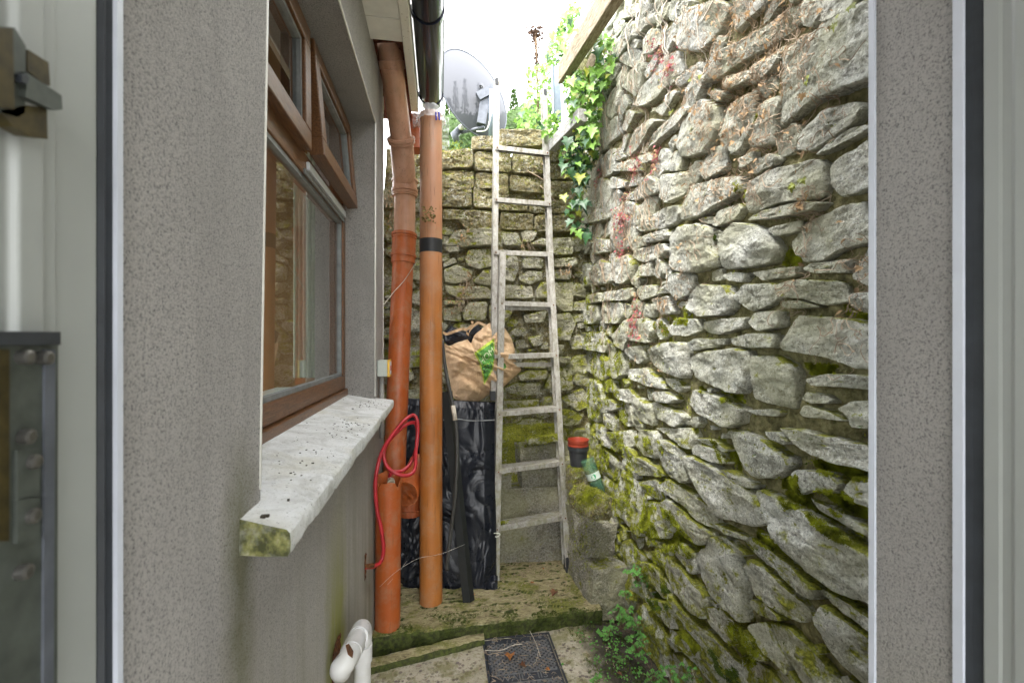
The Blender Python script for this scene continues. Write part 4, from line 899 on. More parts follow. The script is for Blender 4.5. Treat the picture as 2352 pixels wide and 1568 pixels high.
def crease(u, v):
    x, y = u*.5, v*1.0
    e = min(u, 1-u, .12)/.12; e2 = min(v, 1-v, .04)/.04
    r = noise.ridged_multi_fractal(Vector((x*3.2+y*1.4, y*1.3-x*1.4, 3)), 1.4, 2.2, 2, 1, 2)
    r2 = noise.ridged_multi_fractal(Vector((x*5-y*3, y*3+x*3, 9)), 1.3, 2.2, 2, 1, 2)
    n1 = noise.noise(Vector((x*3.4+y*1.0, y*1.6-x*2.2, 3))); n2 = noise.noise(Vector((x*7-y*3.5, y*3+x*4, 9))); n3 = noise.noise(Vector((x*4+y*6, y*7-x*9, 5)))
    return .05*math.sqrt(max(e, 0))*(.6+.4*e2)+.9*crumple(Vector((x*3.0+y*1.2, y*2.2-x*1.6, 3)), .034)
V1, F1, nb = sheet([(922, 912), (1139, 922), (1141, 1362), (918, 1352)], [2.60, 2.60, 2.43, 2.43], 130, 200, crease, M['poly'], None, None)
n0 = len(V1); nu, nv = 130, 200
Vb = [v - nb*0 for v in V1]
# close it to a real board with a back
border = [i for i in range(nu+1)]+[j*(nu+1)+nu for j in range(1, nv+1)]+[nv*(nu+1)+i for i in range(nu-1, -1, -1)]+[j*(nu+1) for j in range(nv-1, 0, -1)]
for b in border: V1.append(V1[b]-nb*.07)
m = len(border); F1 += [(border[k], n0+k, n0+(k+1) % m, border[(k+1) % m]) for k in range(m)]; F1.append([n0+k for k in range(m)])
mobj('black_wrap', V1, F1, M['poly'], board, smooth=True)
MB().tube(smooth_path([P(1018, 962, 2.49), P(1050, 960, 2.48), P(1085, 964, 2.48), P(1138, 962, 2.49)]), .0035, 6).build('fold_lip', M['gasket'], board, smooth=True)
# gathered foot of the wrap
V = []; F = []
for j in range(13):
    for i in range(121):
        u, v = i/120, j/12; V.append(P(925+218*u, 1325+48*v-6*u+7*fr((u*8, v, 4), 1), 2.41-.05*v)+Vector((0, 1, 0))*(.022*fr((u*9, v*2.5, 7), 1, 2)))
for v in V: v.z = max(v.z, slab_z(v.x, v.y)+.002)
F = [(j*121+i, j*121+i+1, (j+1)*121+i+1, (j+1)*121+i) for j in range(12) for i in range(120)]
mobj('gathered_foot', V, F, M['poly'], board, smooth=True)
# bag
BG = lambda pts: crop(1020, 740, 7.127, pts)
def blob(name, pts, center, zf, bulge, mat, parent, wr, seed, step=.5, nr=22, n=150, back=.10, fz=None):
    D = BG(pts); cx, cy = BG([center])[0]; q, per = resample(D, 4, n, n)
    V = []; F = []
    for s in (1, -1):
        for r in range(nr):
            t = 1-r/nr if s == 1 else 1-(r)/nr
            for k in range(n):
                x = cx+(q[k][0]-cx)*t; y = cy+(q[k][1]-cy)*t; h = math.sqrt(max(0, 1-t*t))
                w1 = crumple(Vector((x*.011+y*.012, y*.036-x*.020, seed)), 1.6)
                zz = zf-(bulge*h+(wr*w1)*min(1, h*2.5+.25) if s == 1 else -back*h)
                if fz: zz += fz(x, y)
                V.append(P(x, y, zz))
    for s in (0, 1):
        b = s*nr*n
        for r in range(nr-1):
            for k in range(n):
                f = (b+r*n+k, b+r*n+(k+1) % n, b+(r+1)*n+(k+1) % n, b+(r+1)*n+k); F.append(f[::-1] if s == 0 else f)
        V.append(P(cx, cy, zf-(bulge if s == 0 else -back)+(fz(cx, cy) if fz else 0))); c = len(V)-1
        # index shift: centres are appended after both halves
        F += [((b+(nr-1)*n+k), (b+(nr-1)*n+(k+1) % n), -1-s) for k in range(n)]
    F = [[len(V)-2 if i == -1 else len(V)-1 if i == -2 else i for i in f] for f in F]
    return V, F
bag = thing('paper_bag', 'crumpled brown paper carrier bag with green print stuffed with black plastic', 'paper bag', tuple(P(1090, 925, 2.45)))
V, F = blob('bag', [(120,430),(215,480),(300,440),(520,345),(600,440),(640,300),(800,180),(900,110),(1010,90),(1150,165),(1280,370),(1330,560),(1340,720),(1445,890),(1380,950),(1140,1170),(920,1290),(560,1520),(420,1440),(300,1345),(250,1100),(190,800),(165,640)], (720, 760), 2.70, .12, M["kraft"], None, .040, 4, back=.07)
bagbody = mobj('bag_body', V, F, M['kraft'], bag, smooth=True)
bag_bvh = BVHTree.FromPolygons([Vector(v) for v in V], F)
def on_bag(x, y, off=.002):
    d = ray(x, y); h = bag_bvh.ray_cast(EYE, d.normalized()); 
    p = h[0] if h[0] else P(x, y, 2.4); return p-d.normalized()*off
def patch(poly, mat, name, off, parent, res=26):
    q = np.array(poly); V = []; F = []; idx = {}
    x0, y0 = q.min(0); x1, y1 = q.max(0)
    for j in range(res+1):
        for i in range(res+1):
            x = x0+(x1-x0)*i/res; y = y0+(y1-y0)*j/res
            idx[i, j] = (x, y)
    vi = {}
    def gv(i, j):
        if (i, j) not in vi: x, y = idx[i, j]; vi[i, j] = len(V); V.append(on_bag(x, y, off))
        return vi[i, j]
    for j in range(res):
        for i in range(res):
            cx_, cy_ = (idx[i, j][0]+idx[i+1, j+1][0])/2, (idx[i, j][1]+idx[i+1, j+1][1])/2
            if inside(poly, cx_, cy_): F.append((gv(i, j), gv(i, j+1), gv(i+1, j+1), gv(i+1, j)))
    return mobj(name, V, F, mat, parent, smooth=True)
patch(BG([(650,605),(985,355),(990,700),(960,900),(815,1140),(790,960),(735,770)]), M['lime_edge'], 'lime_border', .0022, bagbody, 44)
gp = patch(BG([(690,615),(975,420),(980,700),(945,880),(822,1100),(815,960),(760,770)]), M['green_print'], 'green_panel', .0036, bagbody, 44)
patch(BG([(1140,760),(1175,790),(1190,850),(1140,880)]), M['green_print'], 'green_panel', .003, bagbody, 12)
def text_mesh(s):
    cu_ = bpy.data.curves.new('txt', 'FONT'); cu_.body = s; cu_.size = 1; ob = bpy.data.objects.new('txt', cu_); C.objects.link(ob)
    dg = bpy.context.evaluated_depsgraph_get(); me = ob.evaluated_get(dg).to_mesh()
    V = [tuple(v.co) for v in me.vertices]; F = [list(p.vertices) for p in me.polygons]
    ob.evaluated_get(dg).to_mesh_clear(); bpy.data.objects.remove(ob); return V, F
for s, (x0, y0), size, ang, mat in (('HOM', (775, 815), 165, -36, 'print_white'), ('SEN', (800, 955), 150, -28, 'print_black')):
    tv, tf = text_mesh(s); ca, sa = math.cos(R(ang)), math.sin(R(ang)); V = []
    for (a, b, _) in tv:
        b = -b; X, Y = x0+(a*ca-b*sa)*size*.72, y0+(a*sa+b*ca)*size; V.append(on_bag(*BG([(X, Y)])[0], .009))
    mobj('lettering', V, tf, M[mat], bagbody)
V, F = blob('bin', [(125,280),(170,240),(265,145),(330,180),(510,240),(640,170),(720,130),(780,190),(820,240),(620,460),(420,500),(240,520),(150,420)], (420, 330), 2.69, .05, M['poly'], None, .015, 11, nr=12, n=90, back=.05)
mobj('black_liner', V, F, M['poly'], bag, smooth=True)
for hpth in ([(130,270),(200,290),(330,245),(470,205),(530,215),(640,110),(600,90)], [(520,265),(560,300),(580,230),(700,110),(790,130),(860,160)]):
    D = BG(hpth); pts = smooth_path([P(x, y, 2.60+.02*(i % 2)) for i, (x, y) in enumerate(D)], 5)
    V = []; 
    for p in pts: V += [p+Vector((0, 0, .009)), p-Vector((0, 0, .007))]
    mobj('handle', V, [(2*i, 2*i+1, 2*i+3, 2*i+2) for i in range(len(pts)-1)], M['kraft'], bag, smooth=True)
# bars
cr7 = lambda x, y: (803.6+x*.375, 882+y*.375)
def c7(x, y, z): a, b = cr7(x, y); return P(a, b, z)
rod = thing('walking_stick', 'thin dark bent rod with pale ferrule leaning on the black wrap', 'rod', tuple(c7(598, 1060, 2.22)))
q = smooth_path([P(1016, 780, 2.33), P(1024, 850, 2.32), c7(632, 130, 2.3), c7(652, 260, 2.28), c7(657, 420, 2.26), c7(648, 640, 2.25), c7(625, 850, 2.25), c7(600, 1060, 2.24), c7(596, 1130, 2.24)], 5)
MB().tube(q, .0085, 10).build('shaft', simple('dark stick', (.05, .05, .045), .6), rod, smooth=True)
MB().tube([c7(632, 125, 2.298), c7(645, 215, 2.283)], .0115, 12).build('ferrule', M['stem_pale'], rod, smooth=True)
bar = thing('black_bar', 'straight black plastic angle strip leaning in front of the wrapped board', 'strip', tuple(c7(720, 1312, 2.2)))
a, b = c7(588, 40, 2.38), c7(722, 1305, 2.24)
b.z = slab_z(b.x, b.y)+.004
d = (b-a).normalized(); sx = d.cross(Vector((0, 1, 0))).normalized(); sy = d.cross(sx)
V = []
for p in (a, b):
    for (i, j) in ((-.024, 0), (.012, -.012), (.034, .006), (.033, .010), (.012, -.006), (-.024, .006)): V.append(p+sx*i*(-1 if sx.x < 0 else 1)+sy*j*(-1 if sy.y < 0 else 1))
mobj('strip_body', V, [(0, 1, 2, 3, 4, 5), (11, 10, 9, 8, 7, 6)]+[(k, 6+k, 6+(k+1) % 6, (k+1) % 6) for k in range(6)], M['black_bar'], bar)

# ------------------------------------------------------------------ ladder
def rail(a, b, side, fw_, wd, dp_, mat, name, parent):
    """channel section rail from a to b"""
    a = Vector(a); b = Vector(b); d = (b-a).normalized(); s = (side-d*side.dot(d)).normalized(); f = d.cross(s).normalized()
    if f.y > 0: f = -f
    t = .0022; pr2 = [(0, 0), (wd, 0), (wd, t), (t, t), (t, dp_-t), (wd, dp_-t), (wd, dp_), (0, dp_)]
    V = []
    for p in (a, b):
        for (i, j) in pr2: V.append(p+s*i-f*j)
    n = 8; F = [list(range(8)), list(range(8, 16))[::-1]]+[(k, 8+k, 8+(k+1) % 8, (k+1) % 8) for k in range(8)]
    return mobj(name, V, F, mat, parent)
fl = P(1140, 1325, 2.44); fl.z = slab_z(fl.x, fl.y)
frr = P(1303, 1308, 2.56); frr.z = slab_z(frr.x, frr.y)
lad = thing('ladder', 'worn paint-spotted aluminium two-section ladder leaning against the far wall', 'ladder', tuple((fl+frr)/2))
LB = [P(1133, 1326, 2.44), P(1311, 1306, 2.57)]; LB[0].z = fl.z+.002; LB[1].z = frr.z+.03
LT = [P(1149, 576, 2.61), P(1270, 578, 2.72)]
UB = [P(1128, 905, 2.56), P(1284, 902, 2.69)]; UT = [P(1137, 182, 2.73), P(1256, 208, 2.80)]
sd_ = (LB[1]-LB[0]).normalized()
rail(LB[0], LT[0], sd_, 0, .034, .045, M['alu'], 'rail', lad); rail(LB[1], LT[1], -sd_, 0, .034, .045, M['alu'], 'rail', lad)
rail(UB[0], UT[0], sd_, 0, .030, .036, M['alu'], 'rail', lad); rail(UB[1], UT[1], -sd_, 0, .030, .036, M['alu'], 'rail', lad)
def rung(pa, pb, name='rung', dep=.085, h=.027, lean=.004):
    d = (pb-pa); f = Vector((d.y, -d.x, 0)).normalized(); 
    if f.y > 0: f = -f
    t = .002; V = []
    prof = [(0, 0), (0, -h), (-t, -h), (-t, -t), (-dep+t, -t), (-dep+t, -h*.8), (-dep, -h*.8), (-dep, 0)]
    for p in (pa, pb):
        for (i, j) in prof: V.append(p+f*i+Vector((0, 0, j)))
    F = [list(range(8)), list(range(8, 16))[::-1]]+[(k, 8+k, 8+(k+1) % 8, (k+1) % 8) for k in range(8)]
    o = bevel(mobj(name, V, F, M['alu'], lad), .0012, 1)
    for p, s in ((pa, .012), (pb, -.012)):
        q = p+d.normalized()*s+f*.002+Vector((0, 0, -h*.55)); MB().tube([q, q+f*.003], .004, 8).build('rivet', M['rust'], o)
    for i in range(3):
        ln = i
    return o
def at_y(A, B, y):   # point of line AB whose picture height is y
    lo, hi = 0.0, 1.0
    for _ in range(40):
        m_ = (lo+hi)/2; p = A.lerp(B, m_); q = p-EYE; yy = 782-1045*q.z/q.dot(FW)
        if yy > y: lo = m_
        else: hi = m_
    return p
for yl, yr in ((1208, 1180), (1076, 1056), (944, 932), (812, 808), (689, 693)): rung(at_y(LB[0], LT[0], yl)+sd_*.004, at_y(LB[1], LT[1], yr)-sd_*.004)
for yl, yr in ((573, 578), (452, 463), (333, 347)): rung(at_y(UB[0], UT[0], yl)+sd_*.004+Vector((0, -.012, 0)), at_y(UB[1], UT[1], yr)-sd_*.004+Vector((0, -.012, 0)), dep=.045)
for yl, yr in ((700, 700), (830, 830)): rung(at_y(UB[0], UT[0], yl)+sd_*.004, at_y(UB[1], UT[1], yr)-sd_*.004, dep=.030)
for p, dr in ((UB[0], UT[0]), (UB[1], UT[1])):
    d = (p-dr).normalized(); s = sd_ if p is UB[0] else -sd_
    MB().box((-.004, -.006, -.03), (.024, .042, .022), Matrix.Translation(p) @ (Matrix.Scale(1, 4) if s is sd_ else Matrix.Rotation(math.pi, 4, 'Z') @ Matrix.Translation((0, -.036, 0)))).build('rubber_foot', M['rubber'], lad)
MB().box((-.03, -.012, -.034), (.012, .040, .05), Matrix.Translation(LB[1])).build('rubber_foot', M['rubber'], lad)
for p, d_ in ((UT[0], 1), (UT[1], -1)):
    MB().box((0, -.004, -.03), (.02*d_, .040, .012), Matrix.Translation(p+Vector((0, 0, .0)))).build('end_cap', M['rubber'], lad)
    MB().box((.002*d_, -.006, -.15), (.018*d_, -.0005, -.11), Matrix.Translation(p)).build('hook_clip', M['rubber'], lad)
hk = at_y(LB[0], LT[0], 815); MB().box((-.022, -.02, -.012), (.01, .03, .006), Matrix.Translation(hk)).build('side_hook', M['alu'], lad)
tp = at_y(LB[0], LT[0], 1222); MB().tube(smooth_path([tp+Vector((-.016, -.008, -.002)), tp+Vector((0, -.022, .01)), tp+Vector((.03, -.015, .0)), tp+Vector((.01, -.018, -.012)), tp+Vector((-.016, -.008, -.002))]), .003, 6).build('string_loop', M['cable'], lad, smooth=True)

# ------------------------------------------------------------------ loose blocks by the back wall
def rock(name, c, size, rot, mat, seed, label, cat='stone', parent=None, cuts=12, amp=.012, rnd=.12, group=None):
    V = []; F = []; n = cuts
    faces = [((0, 0, 1), (1, 0, 0), (0, 1, 0)), ((0, 0, -1), (0, 1, 0), (1, 0, 0)), ((1, 0, 0), (0, 1, 0), (0, 0, 1)), ((-1, 0, 0), (0, 0, 1), (0, 1, 0)), ((0, 1, 0), (0, 0, 1), (1, 0, 0)), ((0, -1, 0), (1, 0, 0), (0, 0, 1))]
    key = {}; Rm = Matrix.Rotation(rot[2], 3, 'Z') @ Matrix.Rotation(rot[1], 3, 'Y') @ Matrix.Rotation(rot[0], 3, 'X'); c = Vector(c)
    def vid(p):
        k = (round(p.x, 4), round(p.y, 4), round(p.z, 4))
        if k not in key:
            q = Vector(p); s = Vector(size)/2
            w_ = Vector((q.x*s.x, q.y*s.y, q.z*s.z))
            sph = q.normalized(); w2 = Vector((sph.x*s.x, sph.y*s.y, sph.z*s.z))*1.25
            w_ = w_.lerp(w2, rnd)
            w_ += sph*(amp*fr(w_*14+Vector((seed, 0, 0)), 1)+amp*.5*fr(w_*40+Vector((seed, 5, 0)), 1))
            key[k] = len(V); V.append(c+Rm @ w_)
        return key[k]
    for N_, A_, B_ in faces:
        N_, A_, B_ = Vector(N_), Vector(A_), Vector(B_)
        for i in range(n):
            for j in range(n):
                pt = lambda a, b: N_+A_*(2*a/n-1)+B_*(2*b/n-1)
                F.append((vid(pt(i, j)), vid(pt(i+1, j)), vid(pt(i+1, j+1)), vid(pt(i, j+1))))
    acc(V, F)
    o = mobj(name, V, F, mat, parent, auto=45)
    if parent is None: top(o, label, cat, group)
    return o
def zb(v): return v
# wall foot: earth bank behind the ladder with moss
V, F = grid(.15, .95, 0, 1, 60, 40, None, lambda a, b: (a, 2.66+.22*b+.015*fr((a, b, 2), 5), .05+.62*min(1, b*1.9)*(1 if a < .78 else .8)+.16*b+.03*fr((a, b*.4, 4), 5)))
mobj('earth_bank', V, F, M['stone_back'], smooth=True, kind='structure'); acc(V, F)
rock('concrete_block', P(1222, 1198, 2.70)+Vector((0, .03, 0)), (.40, .12, .44), (0, 0, R(-2)), M['concrete'], 1, 'wide upright concrete block directly behind the two lowest ladder rungs', 'concrete block', amp=.005, rnd=.03, cuts=26)
rock('concrete_block', P(1248, 1066, 2.74)+Vector((0, .03, 0)), (.30, .16, .27), (0, R(-4), R(3)), M['concrete'], 2, 'concrete block with sloping mossy top above the wide upright block', 'concrete block', amp=.006, rnd=.05, cuts=20)
rock('concrete_block', P(1160, 1108, 2.69), (.06, .10, .12), (0, 0, 0), M['concrete'], 3, 'narrow concrete block end showing left of the ladder rail', 'concrete block', amp=.004, rnd=.04)
rock('flat_stone', P(1247, 1003, 2.66), (.20, .10, .035), (0, R(-4), R(4)), M['stone_back'], 4, 'thin flat grey stone lying on the mossy bank behind the ladder', 'stone', amp=.007, rnd=.2)
b1 = rock('concrete_block', P(1299, 1090, 2.72), (.075, .2, .24), (0, R(-2), R(0)), M['concrete'], 5, 'pale block end standing just right of the ladder below the plant pots', 'concrete block', amp=.005, rnd=.05, cuts=16)
rock('concrete_block', P(1352, 1238, 2.48)+Vector((.02, .06, 0)), (.17, .28, .27), (R(4), R(7), R(8)), M['concrete'], 6, 'large rough concrete block leaning between ladder foot and stone wall', 'concrete block', amp=.010, rnd=.06, cuts=26)
rock('concrete_block', P(1368, 1338, 2.38)+Vector((.02, .06, 0)), (.20, .34, .26), (R(0), R(3), R(6)), M['concrete'], 7, 'lowest dark concrete block at the right end of the stone step', 'concrete block', amp=.010, rnd=.07, cuts=26)
rock('concrete_slab', P(1320, 1260, 2.60), (.045, .22, .56), (R(-3), R(-7), R(6)), M['concrete'], 8, 'thin dark slab edge propped upright beside the right ladder foot', 'concrete slab', amp=.004, rnd=.03, cuts=22)
rock('mossy_stone', P(1356, 1150, 2.26), (.135, .20, .12), (0, R(18), R(25)), M['block_moss'], 9, 'rounded yellow mossy stone perched on the large rough block', 'stone', amp=.014, rnd=.55, cuts=18)
rock('mossy_stone', P(1326, 1098, 2.50), (.085, .14, .13), (0, R(4), R(10)), M['block_moss'], 10, 'green and rust coloured mossy stone under the black plant pot', 'stone', amp=.010, rnd=.3, cuts=14)
# pots
pc = P(1328, 1066, 2.52)
def lathe(prof, c, mat, name, parent, n=40, tilt=None):
    V = []; F = []
    for r, z in prof:
        for k in range(n):
            a = 2*math.pi*k/n; v = Vector((r*math.cos(a), r*math.sin(a), z))
            if tilt is not None: v = tilt @ v
            V.append(Vector(c)+v)
    F = [(j*n+i, j*n+(i+1) % n, (j+1)*n+(i+1) % n, (j+1)*n+i) for j in range(len(prof)-1) for i in range(n)]
    return mobj(name, V, F, mat, parent, auto=40)
pot = thing('plant_pot', 'round black plastic plant pot standing on a mossy stone by the wall corner', 'plant pot', tuple(pc))
lathe([(.001, 0), (.043, 0), (.052, .085), (.057, .086), (.059, .108), (.056, .108), (.053, .088), (.040, .01), (.001, .008)], pc, M['pot_black'], 'pot_wall', pot)
pot2 = thing('plant_pot', 'reddish brown plastic pot nested inside the black pot', 'plant pot', tuple(pc+Vector((0, 0, .05))))
lathe([(.001, .035), (.040, .035), (.050, .108), (.0575, .110), (.058, .118), (.0555, .119), (.057, .121), (.0588, .145), (.0565, .145), (.052, .118), (.043, .05), (.001, .048)], pc, M['pot_red'], 'pot_wall', pot2)
# bottle
bt = thing('plastic_bottle', 'cut green plastic bottle with leaf label wedged beside the mossy stone', 'bottle', tuple(P(1375, 1125, 2.42)))
tl_ = Matrix.Rotation(R(-20), 3, 'Y') @ Matrix.Rotation(R(-8), 3, 'X'); bc = P(1378, 1130, 2.42)
lathe([(.001, 0), (.028, .0), (.036, .02), (.036, .07), (.034, .075), (.036, .08), (.0355, .13), (.037, .15), (.034, .17), (.037, .185), (.030, .19)], bc, M['bottle'], 'bottle_wall', bt, tilt=tl_)
lathe([(.001, .004), (.030, .004), (.033, .02), (.033, .065), (.001, .066)], bc, M['water'], 'content', bt, tilt=tl_)
n = 24; V = []
for k in range(n+1):
    a = R(150+200*k/n)
    for z in (.082, .118): V.append(bc+tl_ @ Vector((.0375*math.cos(a), .0375*math.sin(a), z)))
mobj('bottle_label', V, [(2*k, 2*k+2, 2*k+3, 2*k+1) for k in range(n)], M['label_pale'], bt, smooth=True)
V = [bc+tl_ @ Vector((.0384*math.cos(R(258+x)), .0384*math.sin(R(258+x)), .100+z)) for x, z in ((0, -.014), (14, -.010), (20, .003), (10, .014), (-4, .012), (-18, .004), (-20, -.006))]
mobj('leaf_emblem', V, [list(range(7))], M['label_green'], bt)
# ------------------------------------------------------------------ cover
mc_ = Vector((tl.x, tl.y, .002))
cov = thing('inspection_cover', 'dark square access cover with diamond ribs and raised letters in the paving', 'access cover', tuple(mc_))
def cvp(a, b, z=0): return Vector((tl.x, tl.y, z))+cu*a+cv*b
CL = .42
def cbox(mb, a0, b0, a1, b1, z0, z1):
    c = [cvp(a0, b0), cvp(a1, b0), cvp(a1, b1), cvp(a0, b1)]; V = [(p.x, p.y, z0) for p in c]+[(p.x, p.y, z1) for p in c]
    mb.add(V, [(0, 1, 2, 3), (7, 6, 5, 4), (0, 4, 5, 1), (1, 5, 6, 2), (2, 6, 7, 3), (3, 7, 4, 0)])
b = MB(); cbox(b, .012, .012, CWID-.012, CL, -.03, .0); plate = b.build('plate', M['iron'], cov)
b = MB()
for q in ((0, 0, CWID, .008), (0, CL+.004, CWID, CL+.012), (0, .008, .008, CL+.004), (CWID-.008, .008, CWID, CL+.004)): cbox(b, *q, -.03, .004)
b.build('frame', M['iron'], cov)
b = MB(); sp = .0225
def clip_line(c, s, a0, a1, b0, b1):   # a + s*b = c
    pts = []
    for a in (a0, a1):
        bb_ = (c-a)/s
        if b0 <= bb_ <= b1: pts.append((a, bb_))
    for bb_ in (b0, b1):
        a = c-s*bb_
        if a0 < a < a1: pts.append((a, bb_))
    return pts[:2] if len(pts) >= 2 else None
for s in (1, -1):
    k = -30
    while k < 40:
        ln = clip_line(k*sp, s, .022, CWID-.022, .045, CL-.015); k += 1
        if not ln: continue
        p, q = ln
        if abs(p[0]-q[0]) < .006: continue
        segs = [(p, q)]
        # leave the lettering bar free
        bl0, bl1 = .235, .285
        out = []
        for (p_, q_) in segs:
            if p_[1] > q_[1]: p_, q_ = q_, p_
            f = lambda bb_: (p_[0]+(q_[0]-p_[0])*(bb_-p_[1])/max(q_[1]-p_[1], 1e-6), bb_)
            if p_[1] < bl0: out.append((p_, f(min(q_[1], bl0))))
            if q_[1] > bl1: out.append((f(max(p_[1], bl1)), q_))
        for (p_, q_) in out:
            A_, B_ = cvp(*p_), cvp(*q_); d = (B_-A_)
            if d.length < .004: continue
            d.normalize(); sd2 = Vector((-d.y, d.x, 0))
            for w_ in (-.0022, .0022):
                o_ = sd2*w_; h = sd2*.0009; zt_ = .0028+.0004*s
                V = [A_+o_-h, B_+o_-h, B_+o_+h, A_+o_+h]; V = [(v.x, v.y, -.001) for v in V]+[(v.x, v.y, zt_) for v in V]
                b.add(V, [(0, 3, 2, 1), (4, 5, 6, 7), (0, 1, 5, 4), (1, 2, 6, 5), (2, 3, 7, 6), (3, 0, 4, 7)])
b.build('ribs', M['iron_rib'], plate)
b = MB(); cbox(b, .022, .2345, CWID-.022, .237, -.001, .0033); cbox(b, .022, .283, CWID-.022, .2855, -.001, .0033); b.build('letter_bar', M['iron_rib'], plate)
for s, yb_, x_ in (('WAJLA IIS', .276, .045),):
    tv, tf = text_mesh(s); V = []; n = len(tv)
    for z in (.0004, .0032): V += [cvp(x_+a*.046, yb_-bq*.046, z) for a, bq, _ in tv]
    V = [(v.x, v.y, (.0004 if i < n else .0032)) for i, v in enumerate(V)]
    mobj('lettering', V, [[i+n for i in f] for f in tf], M['iron_rib'], plate)
for (a_, b_) in ((.05, .026), (CWID-.05, .026)): c = cvp(a_, b_, .001); MB().tube([c, c+Vector((0, 0, .003))], .008, 14).build('screw_boss', M['iron_rib'], plate)

# ------------------------------------------------------------------ vegetation
def leaf_outline(kind):
    if kind == 'ivy': return [(0, -.02), (.16, -.12), (.42, -.05), (.30, .18), (.50, .38), (.24, .48), (.12, .72), (0, 1.0), (-.12, .72), (-.24, .48), (-.50, .38), (-.30, .18), (-.42, -.05), (-.16, -.12)]
    if kind == 'herb':
        return [(0, 0), (.08, .2), (.35, .05), (.28, .22), (.52, .30), (.30, .38), (.45, .62), (.20, .58), (.12, .78), (0, 1.0), (-.12, .78), (-.20, .58), (-.45, .62), (-.30, .38), (-.52, .30), (-.28, .22), (-.35, .05), (-.08, .2)]
    return [(0, 0), (.2, .3), (.16, .7), (0, 1), (-.16, .7), (-.2, .3)]
def leaf_verts(kind, fold=.25, curl=.2):
    o = leaf_outline(kind); V = [(0, .35, 0)]
    for (x, y) in o: V.append((x, y, fold*abs(x)-curl*y*y*.5+.04*math.sin(x*9+y*5)))
    n = len(o); return V, [(0, 1+i, 1+(i+1) % n) for i in range(n)]
def basis(n, up):
    n = Vector(n).normalized(); u = Vector(up); u = (u-n*u.dot(n)).normalized(); return Matrix((u.cross(n), u, n)).transposed()
LEAFD = {k: leaf_verts(k) for k in ('ivy', 'herb', 'plain')}
def add_leaf(mb, kind, pos, n, up, s):
    V, F = LEAFD[kind]; Bm = basis(n, up); mb.add([Vector(pos)+Bm @ (Vector(v)*s) for v in V], F)
def rnd(a, b): return random.uniform(a, b)
# ivy over the beam and corner
ivy = thing('ivy', 'green trailing ivy hanging over the timber beam at the wall corner', 'ivy', tuple(P(1330, 300, 2.6)))
meshes = {}
for kd, mt in (('a', 'ivy'), ('b', 'ivy_dark'), ('c', 'ivy_yellow')):
    V, F = leaf_verts('ivy', rnd(.2, .4), rnd(.1, .5)); me = bpy.data.meshes.new('leaf'); me.from_pydata(V, [], F); me.materials.append(M[mt]); me.polygons.foreach_set('use_smooth', [True]*len(me.polygons)); meshes[kd] = me
big = crop(1000, 0, 3.136, [(1270,350),(1340,300),(1290,510),(1350,480),(1180,500),(1060,580),(1075,740),(1140,600),(1230,520),(1150,930),(1215,940),(1090,1050),(1040,1010),(1010,1200),(1050,1240),(1110,1190),(1130,1280),(1170,1300),(1005,1430),(1090,1480),(1150,1470),(1040,1510),(1120,1380),(880,980),(950,920),(1080,660),(1200,620),(1240,700),(1180,820),(1110,860),(1180,1020),(1220,1050),(1190,200),(1215,200),(1160,215),(1040,250),(900,410),(1000,330),(1150,1210),(1300,600),(1340,540),(1010,90),(920,310),(870,560),(800,620),(770,740),(850,800),(740,900),(700,820),(920,240)])
big += crop(1000, 450, 3.136, [(1060,200),(1110,280),(1180,300),(1160,70),(1090,60)])
for i, (x, y) in enumerate(big):
    zc = 2.52 if x > 1280 else 2.95
    if 1280 < x and y < 330: zc = 2.42
    s = rnd(.045, .075)*(1.25 if i in (0, 1, 2, 3) else 1)*(1.0 if x > 1270 else .9)
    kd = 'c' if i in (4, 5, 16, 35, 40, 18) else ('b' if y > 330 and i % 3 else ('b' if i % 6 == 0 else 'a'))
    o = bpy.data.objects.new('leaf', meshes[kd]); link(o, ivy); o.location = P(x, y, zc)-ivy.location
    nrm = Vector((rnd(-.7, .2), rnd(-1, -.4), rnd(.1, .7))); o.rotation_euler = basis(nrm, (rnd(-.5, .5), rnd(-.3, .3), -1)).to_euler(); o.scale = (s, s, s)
small_l = {'a': MB(), 'b': MB(), 'c': MB()}
def ivy_cloud(regions):
    for (poly, zc0, zc1, n, s0, s1, dk) in regions:
        q = np.array(poly); x0, y0 = q.min(0); x1, y1 = q.max(0); c = 0
        while c < n:
            x, y = rnd(x0, x1), rnd(y0, y1)
            if not inside(poly, x, y): continue
            c += 1; r = random.random()
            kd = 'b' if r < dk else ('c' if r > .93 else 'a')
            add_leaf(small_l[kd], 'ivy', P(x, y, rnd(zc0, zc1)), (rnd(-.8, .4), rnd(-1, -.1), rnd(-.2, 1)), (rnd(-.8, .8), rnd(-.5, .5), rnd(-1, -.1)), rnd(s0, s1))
A = lambda *p: crop(1000, 0, 3.136, p)
